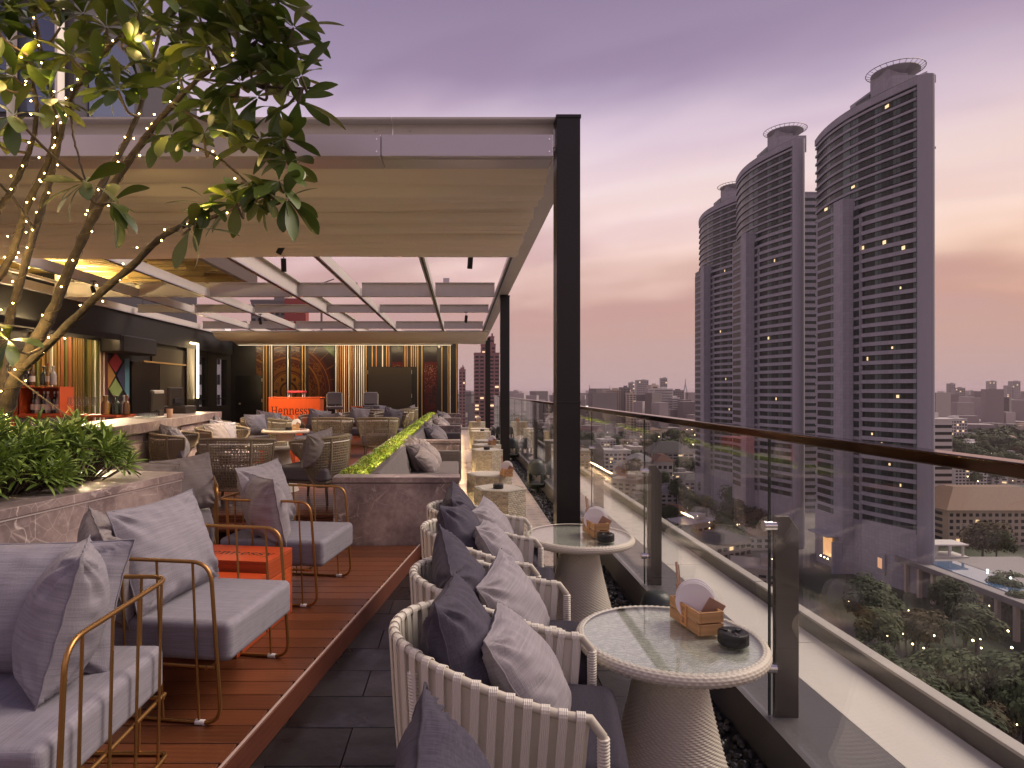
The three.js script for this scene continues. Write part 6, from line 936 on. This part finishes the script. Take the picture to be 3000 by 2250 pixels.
// ----- street, cars, trees, lamps -----
const road = (name, pts, w, y) => { const c = new THREE.CatmullRomCurve3(pts.map(([u, d]) => V(gx(u, d), y, -d))); structure(name, grid(2, 60, (a, t) => { const p = c.getPointAt(t), T2 = c.getTangentAt(t), n = V(-T2.z, 0, T2.x).normalize(); return p.addScaledVector(n, (a - 0.5) * w); }, (a, t) => [a * w, t * 200]), M.asphalt, [0, 0, 0]); return c; };
M.asphalt = std([0.05, 0.048, 0.05], 0.85, { map: T.stone }); M.kerbLine = std([0.4, 0.38, 0.36], 0.8);
road('street', [[2500, 118], [2700, 150], [2850, 160], [3100, 160]], 14, GY + 0.06); const expressway = road('expressway', [[2030, 600], [2040, 800], [2048, 1100], [2030, 1600], [2010, 2600]], 24, GY + 9);
{
  const carG = [rbox(4.4, 0.8, 1.8, 0.25, 0, 0.75, 0), rbox(2.3, 0.65, 1.6, 0.25, -0.2, 1.4, 0)], wheelG = new THREE.CylinderGeometry(0.33, 0.33, 0.22, 14).rotateX(Math.PI / 2), hl = glow([1, 0.86, 0.55], 12), paints = [[0.5, 0.5, 0.5], [0.03, 0.03, 0.035], [0.3, 0.3, 0.32], [0.12, 0.03, 0.03]].map((c) => std(c, 0.25, { metalness: 0.3 }));
  [[2812, 158, 0.15, 0], [2845, 161, 0.15, 2], [2772, 150, 0.2, 0], [2905, 163, 0.1, 1], [2960, 164, 0.1, 3], [2520, 135, -0.6, 1]].forEach(([u, d, t, k], i) => { const o = thing('parked_car', ['white car queueing on the street by the palms', 'grey car behind the white car on the street', 'white car under the palms ahead of the queue', 'black car farther along the street', 'dark red car at the end of the street queue', 'black car parked by the white boundary wall'][i], 'car', 'cars on the street below', [gx(u, d), GY + 0.07, -d], t); mesh('body', carG[0], paints[k], o); mesh('cabin', carG[1], M.winDark, o); for (const x of [-1.35, 1.35]) for (const z of [-0.82, 0.82]) mesh('wheel', wheelG, M.black, o, [x, 0.33, z]); if (i < 5) for (const z of [-0.6, 0.6]) mesh('headlight', new THREE.SphereGeometry(0.15, 8, 6), hl, o, [-2.18, 0.8, z]); });
  const wl = thing('boundary_wall', 'white boundary wall of the street garden', 'wall', null, [gx(2560, 140), GY, -140], -0.6); mesh('wall_body', box(26, 2.4, 0.4, 0, 1.2, 0), M.wallTints[0], wl);
}
// trees: crowns of many small leaf faces
function crownGeo(n, rx, ry, seed, size) { const r = rng(seed), g = []; const lobes = Array.from({ length: 9 }, () => { const a = r() * 6.28, b = Math.sqrt(r()); return [Math.cos(a) * b * rx * 0.62, (r() - 0.35) * ry * 0.8, Math.sin(a) * b * rx * 0.62, (0.35 + r() * 0.3) * rx]; }); const pos = [], nor = []; for (let i = 0; i < n; i++) { const L = lobes[i % 9], v = V(r() - 0.5, r() - 0.42, r() - 0.5).normalize(), rad = L[3] * Math.pow(r(), 0.25), c = V(L[0], L[1], L[2]).addScaledVector(v, rad), q = new THREE.Quaternion().setFromUnitVectors(Zax, V(v.x + (r() - 0.5), v.y + 0.4 + (r() - 0.5), v.z + (r() - 0.5)).normalize()), s = size * (0.6 + r() * 0.8); for (const [x, y] of [[-0.5, 0], [0.5, 0], [0, 1], [0, -0.9], [0.5, 0], [-0.5, 0]]) { const p = V(x * s, y * s, 0).applyQuaternion(q).add(c); pos.push(p.x, p.y, p.z); const nn = V(0, 0, 1).applyQuaternion(q); nor.push(nn.x, nn.y, nn.z); } } const b = new THREE.BufferGeometry(); b.setAttribute('position', new THREE.Float32BufferAttribute(pos, 3)); b.setAttribute('normal', new THREE.Float32BufferAttribute(nor, 3)); b.setAttribute('uv', new THREE.Float32BufferAttribute(new Float32Array(pos.length / 3 * 2), 2)); return b; }
{
  const crowns = [crownGeo(2800, 5.5, 4.5, 5, 0.5), crownGeo(2800, 6.5, 4, 6, 0.52), crownGeo(2600, 4.5, 5.5, 7, 0.46)], lm = [[0.05, 0.075, 0.025], [0.065, 0.085, 0.03], [0.04, 0.06, 0.022], [0.09, 0.07, 0.03]].map((c) => std(c, 0.85)), trunkG = sweep([V(0, 0, 0), V(0.15, 2.5, 0.1), V(0, 6, 0)], [0.4, 0.28, 0.18], 7), r = rng(202);
  const tree = (u, d, s, group, label) => { const o = thing('garden_tree', label, 'tree', group, [gx(u, d), GY, -d], r() * 6); o.scale.setScalar(s); mesh('trunk', trunkG, M.bark, o); const c = mesh('crown', crowns[Math.floor(r() * 3)], lm[r() < 0.1 ? 3 : Math.floor(r() * 3)], o, [0, 8, 0]); };
  for (let k = 0; k < 62; k++) { const d = lerp(112, 210, r()), u = lerp(2480 + (d - 112) * 0.6, 3120, r()); if (Math.abs(d - 160) < 9 && u > 2600) continue; tree(u, d, 0.7 + r() * 0.6, 'dark garden trees along the street', 'dark bushy tree in the gardens along the street below'); }
  for (let k = 0; k < 34; k++) tree(lerp(1890, 2230, r()), lerp(270, 460, r()), 0.8 + r() * 0.7, 'trees around the tower feet', 'dark bushy tree near the feet of the curved towers');
  for (let k = 0; k < 24; k++) tree(lerp(1700, 2060, r()), lerp(480, 900, r()), 0.9 + r() * 0.8, 'trees among the houses', 'bushy tree among the low houses of the quarter');
  for (let k = 0; k < 40; k++) tree(lerp(2760, 3050, r()), lerp(400, 760, Math.sqrt(r())), 1 + r() * 0.8, 'trees of the park beyond', 'rounded tree in the park beyond the cream block');
  tree(2880, 268, 1.5, undefined, 'large spreading tree in front of the cream hipped-roof block'); tree(2920, 262, 1.3, undefined, 'second spreading tree in front of the cream hipped-roof block');
  const far = []; for (let k = 0; k < 1500; k++) { const d = 700 + Math.pow(r(), 1.3) * 2600, u = r() < 0.5 ? lerp(2740, 3060, r()) : lerp(1300, 2060, r()); far.push({ p: V(gx(u, d), GY + 6, -d), r: [0, r() * 6, 0], s: 0.9 + r() * 1.1 }); } tag(inst('distant_woods', crownGeo(160, 6, 4, 9, 2.2), lm[0], far), 'dark belts of trees between the distant rooftops', 'woods');
  // palms
  const frond = (() => { const list = []; for (let k = 0; k < 15; k++) { const a = k * 2.4, up = 0.9 - (k / 15) * 1.3, dir = V(Math.cos(a), up, Math.sin(a)).normalize(), side = V(-Math.sin(a), 0, Math.cos(a)); for (let j = 0; j < 9; j++) for (const s of [-1, 1]) { const t = (j + 1) / 10, p = dir.clone().multiplyScalar(t * 3.4).add(V(0, -1.9 * t * t, 0)), w = 0.95 * Math.sin(Math.PI * (0.15 + t * 0.8)), tip = p.clone().addScaledVector(side, s * w).add(V(Math.cos(a) * 0.5, -0.35, Math.sin(a) * 0.5)), b2 = p.clone().addScaledVector(dir, 0.2); const g = new THREE.BufferGeometry(); g.setAttribute('position', new THREE.Float32BufferAttribute([...p.toArray(), ...tip.toArray(), ...b2.toArray()], 3)); g.setAttribute('uv', new THREE.Float32BufferAttribute([0, 0, 1, 0, 0, 1], 2)); g.computeVertexNormals(); list.push(g); } } return merge(list); })();
  const ptr = sweep([V(0, 0, 0), V(0.15, 4, 0), V(0, 8.5, 0)], [0.32, 0.22, 0.2], 8), pm = std([0.045, 0.065, 0.028], 0.7), pt = std([0.22, 0.19, 0.18], 0.85);
  [[2575, 172], [2600, 176], [2632, 178], [2655, 175], [2690, 178], [2712, 180], [2735, 176], [2770, 152], [2810, 150], [2850, 148], [2890, 147], [2930, 146], [2970, 145], [2795, 168], [2870, 170]].forEach(([u, d], i) => { const o = thing('palm_tree', i < 7 ? 'palm tree in the row at the foot of the tallest tower' : 'palm tree lining the street with the queueing cars', 'palm tree', i < 7 ? 'palms at the tower foot' : 'palms along the street', [gx(u, d), GY, -d], i); o.scale.setScalar(1.0 + r() * 0.3); mesh('trunk', ptr, pt, o); mesh('crown', frond, pm, o, [0, 8.5, 0]); });
}
{ // lamps of the city
  const r = rng(303), list = [], g = new THREE.SphereGeometry(1, 6, 5), warm = M.cityLamp, spots = [];
  const sprinkle = (n, uA, uB, dA, dB, pw = 1) => { for (let k = 0; k < n; k++) { const d = lerp(dA, dB, Math.pow(r(), pw)), u = lerp(uA, uB, r()); spots.push({ p: V(gx(u, d), GY + 5 + r() * 6, -d), s: (0.10 + r() * 0.17) * Math.max(1, d / 420), c: [rgb(1, 0.8, 0.5), rgb(1, 0.95, 0.9), rgb(0.8, 0.95, 1)][Math.floor(r() * 2.6)] }); } };
  sprinkle(26, 2480, 3000, 118, 200); sprinkle(40, 2000, 2330, 235, 420); sprinkle(60, 1690, 2060, 420, 1100); sprinkle(70, 2740, 3000, 420, 1600); sprinkle(200, 1300, 3000, 1100, 5200, 1.2); for (let k = 0; k < 70; k++) { const p = expressway.getPointAt(r()); spots.push({ p: p.add(V((r() - 0.5) * 18, 1.2, 0)), s: 0.5 + r() * 0.6 }); }
  tag(inst('city_lamps', g, glow([1, 0.74, 0.38], 14), spots), 'scattered points of lamplight across the city below', 'city lights');
  const bb = thing('lit_billboard', 'glowing white billboard beyond the tall black post', 'billboard', null, [gx(1718, 1500), GY, -1500]); mesh('display_panel', box(18, 11, 1, 0, 32, 0), glow([1, 0.94, 0.85], 1.5), bb); for (const s of [-6, 6]) mesh('leg', rod(V(s, 0, -0.6), V(s, 30, -0.6), 0.6, 0.6, 6), M.concreteDark, bb);
}
// ---------- lamps ----------
const WARM = [1, 0.66, 0.30], spotTarget = (l, p) => { l.target.position.copy(p); scene.add(l.target); };
function addSpot(label, pos, aimAt, power, angle = 0.6) {
  const o = thing('track_spotlight', label, 'spotlight', 'small cylinder spotlights on the pergola', pos.toArray()), dir = aimAt.clone().sub(pos).normalize(), q = new THREE.Quaternion().setFromUnitVectors(V(0, -1, 0), dir);
  const b = mesh('barrel', lathe([[0.001, 0.09], [0.035, 0.09], [0.037, 0.085], [0.037, -0.09], [0.032, -0.09], [0.032, -0.07]], 20), M.steelBlack, o); b.quaternion.copy(q);
  const f = mesh('lamp_lens', new THREE.CircleGeometry(0.031, 20).rotateX(Math.PI / 2).translate(0, -0.075, 0), glow([1, 0.75, 0.42], 3), b); mesh('arm', rod(V(0, 0.02, 0), V(0, 0.17, 0), 0.008, 0.008, 6), M.steelBlack, o); mesh('mount', rbox(0.09, 0.02, 0.05, 0.004, 0, 0.17, 0), M.steelBlack, o);
  const l = new THREE.SpotLight(rgb(1, 0.74, 0.46), power, 0, angle, 0.6, 2); l.position.copy(pos).addScaledVector(dir, 0.1); l.castShadow = true; l.shadow.radius = 2; scene.add(l); spotTarget(l, aimAt); return l;
}
addSpot('black spotlight hanging just behind the drawn awning, towards the walkway', V(0.13, 3.28, -8.7), V(-0.1, 0, -9.6), 14);
addSpot('black spotlight hanging just behind the drawn awning, over the rope chairs', V(-2.45, 3.24, -8.7), V(-2.6, 0.3, -9.6), 20, 0.8);
addSpot('black spotlight on a curled cable under the second cross beam', V(0.13, 3.28, -15.6), V(-0.2, 0, -16.4), 14);
addSpot('black spotlight pair head under the rafters by the timber canopy', V(-5.1, 3.28, -16.0), V(-4.9, 0.3, -16.8), 34, 0.8);
addSpot('pale-lit spotlight near the timber canopy planks', V(-6.6, 3.3, -11.3), V(-5.2, 0.9, -10.0), 50, 0.9);
addSpot('added black spotlight on the long rafter, brightening the face of the bar', V(-2.25, 3.3, -7.9), V(-3.75, 0.7, -8.2), 16, 0.75);  // extra spotlight added to brighten the stone face of the bar
{ // LED lines
  const line = (label, name, pos, size, power, rot, gl, face = WARM) => { const o = thing(name, label, 'led strip', 'warm led strips', pos); mesh('light_strip', box(...size), glow(face, gl), o); return o; };
  const area = (pos, w, h, k, look, c = WARM) => { const l = new THREE.RectAreaLight(rgb(...c), k, w, h); l.position.set(...pos); l.lookAt(...look); scene.add(l); return l; };
  // under the booths
  BOOTHS.slice(0, 4).forEach((d, i) => { const L = BOOTHS[i + 1] - d - 0.3, n = ['first', 'second', 'third', 'end'][i]; line(`warm led strip under the front edge of the ${n} booth sofa`, 'led_strip', [-0.052, 0.075, -d - 0.24 - L / 2], [0.006, 0.012, L], 0, 0, 2.5); area([-0.045, 0.082, -d - 0.24 - L / 2], L, 0.03, 30, [0.06, 0, -d - 0.24 - L / 2], [1, 0.70, 0.36]);
    line(`led strip lighting the plants of the ${n} booth trough`, 'led_strip', [-0.892, 0.665, -d - 0.24 - L / 2], [0.006, 0.012, L], 0, 0, 4, [1, 0.85, 0.25]); area([-0.9, 0.672, -d - 0.24 - L / 2], L, 0.02, 26, [-1.2, 0.78, -d - 0.24 - L / 2], [1, 0.82, 0.24]); });
  // LED frame on the bar pillar
  const o = thing('pillar_led_light', 'bright warm led frame on the pillar at the bar end', 'led strip', null, [-8.25, 0, -19.72]); mesh('light_strip', box(0.03, 1.72, 0.1, 0, 2.13, 0), glow([1, 0.72, 0.36], 6), o); mesh('light_strip', box(0.03, 0.05, 0.5, 0, 2.965, 0.27), glow([1, 0.72, 0.36], 6), o); area([-8.2, 2.1, -19.72], 0.12, 1.7, 18, [-4, 1.8, -17], [1, 0.7, 0.35]);
  const w = thing('added_wall_washer', 'added linear wall washer under the gathered awning, lighting the battens', 'light fitting', null, [-4.1, 3.14, -22.2]); mesh('housing', rbox(7.6, 0.05, 0.06, 0.006), M.alu, w); mesh('light_strip', box(7.5, 0.004, 0.03, 0, -0.028, 0), glow([1, 0.8, 0.5], 2), w); area([-4.1, 3.10, -22.2], 7.5, 0.05, 46, [-4.1, 1.2, -23], [1, 0.74, 0.42]);  // added lamp, put in to light the battens of the end wall
  const b = thing('added_bar_light', 'added linear light under the black fascia, brightening the bar wall', 'light fitting', null, [-7.9, 2.78, -11.5]); mesh('housing', rbox(0.06, 0.04, 7, 0.006), M.alu, b); mesh('light_strip', box(0.03, 0.004, 6.9, 0, -0.022, 0), glow([1, 0.8, 0.5], 2), b); mesh('glare_lip', box(0.012, 0.14, 7, 0.06, -0.05, 0), M.black, b); area([-7.9, 2.74, -11.5], 6.9, 0.05, 48, [-8.2, 1.3, -11.5], [1, 0.68, 0.34]);  // added lamp to lift the bar area; the lip hides its strip
  const fu = thing('added_fascia_uplight', 'added linear uplight at the foot of the black fascia, brightening the awning', 'light fitting', null, [-8.22, 2.7, -9.0]); mesh('housing', rbox(0.12, 0.05, 6.6, 0.006), M.black, fu); mesh('light_strip', box(0.05, 0.004, 6.4, 0, 0.028, 0), glow([1, 0.78, 0.4], 1.5), fu); area([-8.22, 2.74, -9.0], 6.4, 0.06, 140, [-8.1, 3.74, -9.0], [1, 0.74, 0.36]);  // added fill lamp that warms the awning fabric and rafters
  const c = thing('canopy_uplight', 'linear uplight below the glowing timber canopy', 'light fitting', null, [-8.2, 3.7, -12.4]); mesh('housing', rbox(0.08, 0.05, 4, 0.006), M.alu, c); mesh('light_strip', box(0.04, 0.004, 3.9, 0, 0.028, 0), glow([1, 0.8, 0.4], 2), c); area([-8.2, 3.75, -12.4], 3.9, 0.2, 100, [-8.0, 6, -12.4], [1, 0.72, 0.26]);
}
FAIRY.forEach((p, i) => { const l = new THREE.PointLight(rgb(1, 0.66, 0.22), i < 2 || i === 8 ? 0.42 : i === 6 ? 0.16 : 0.07); l.position.copy(p); l.castShadow = true; l.shadow.radius = 1.5; scene.add(l); });

renderer.render(scene, camera);
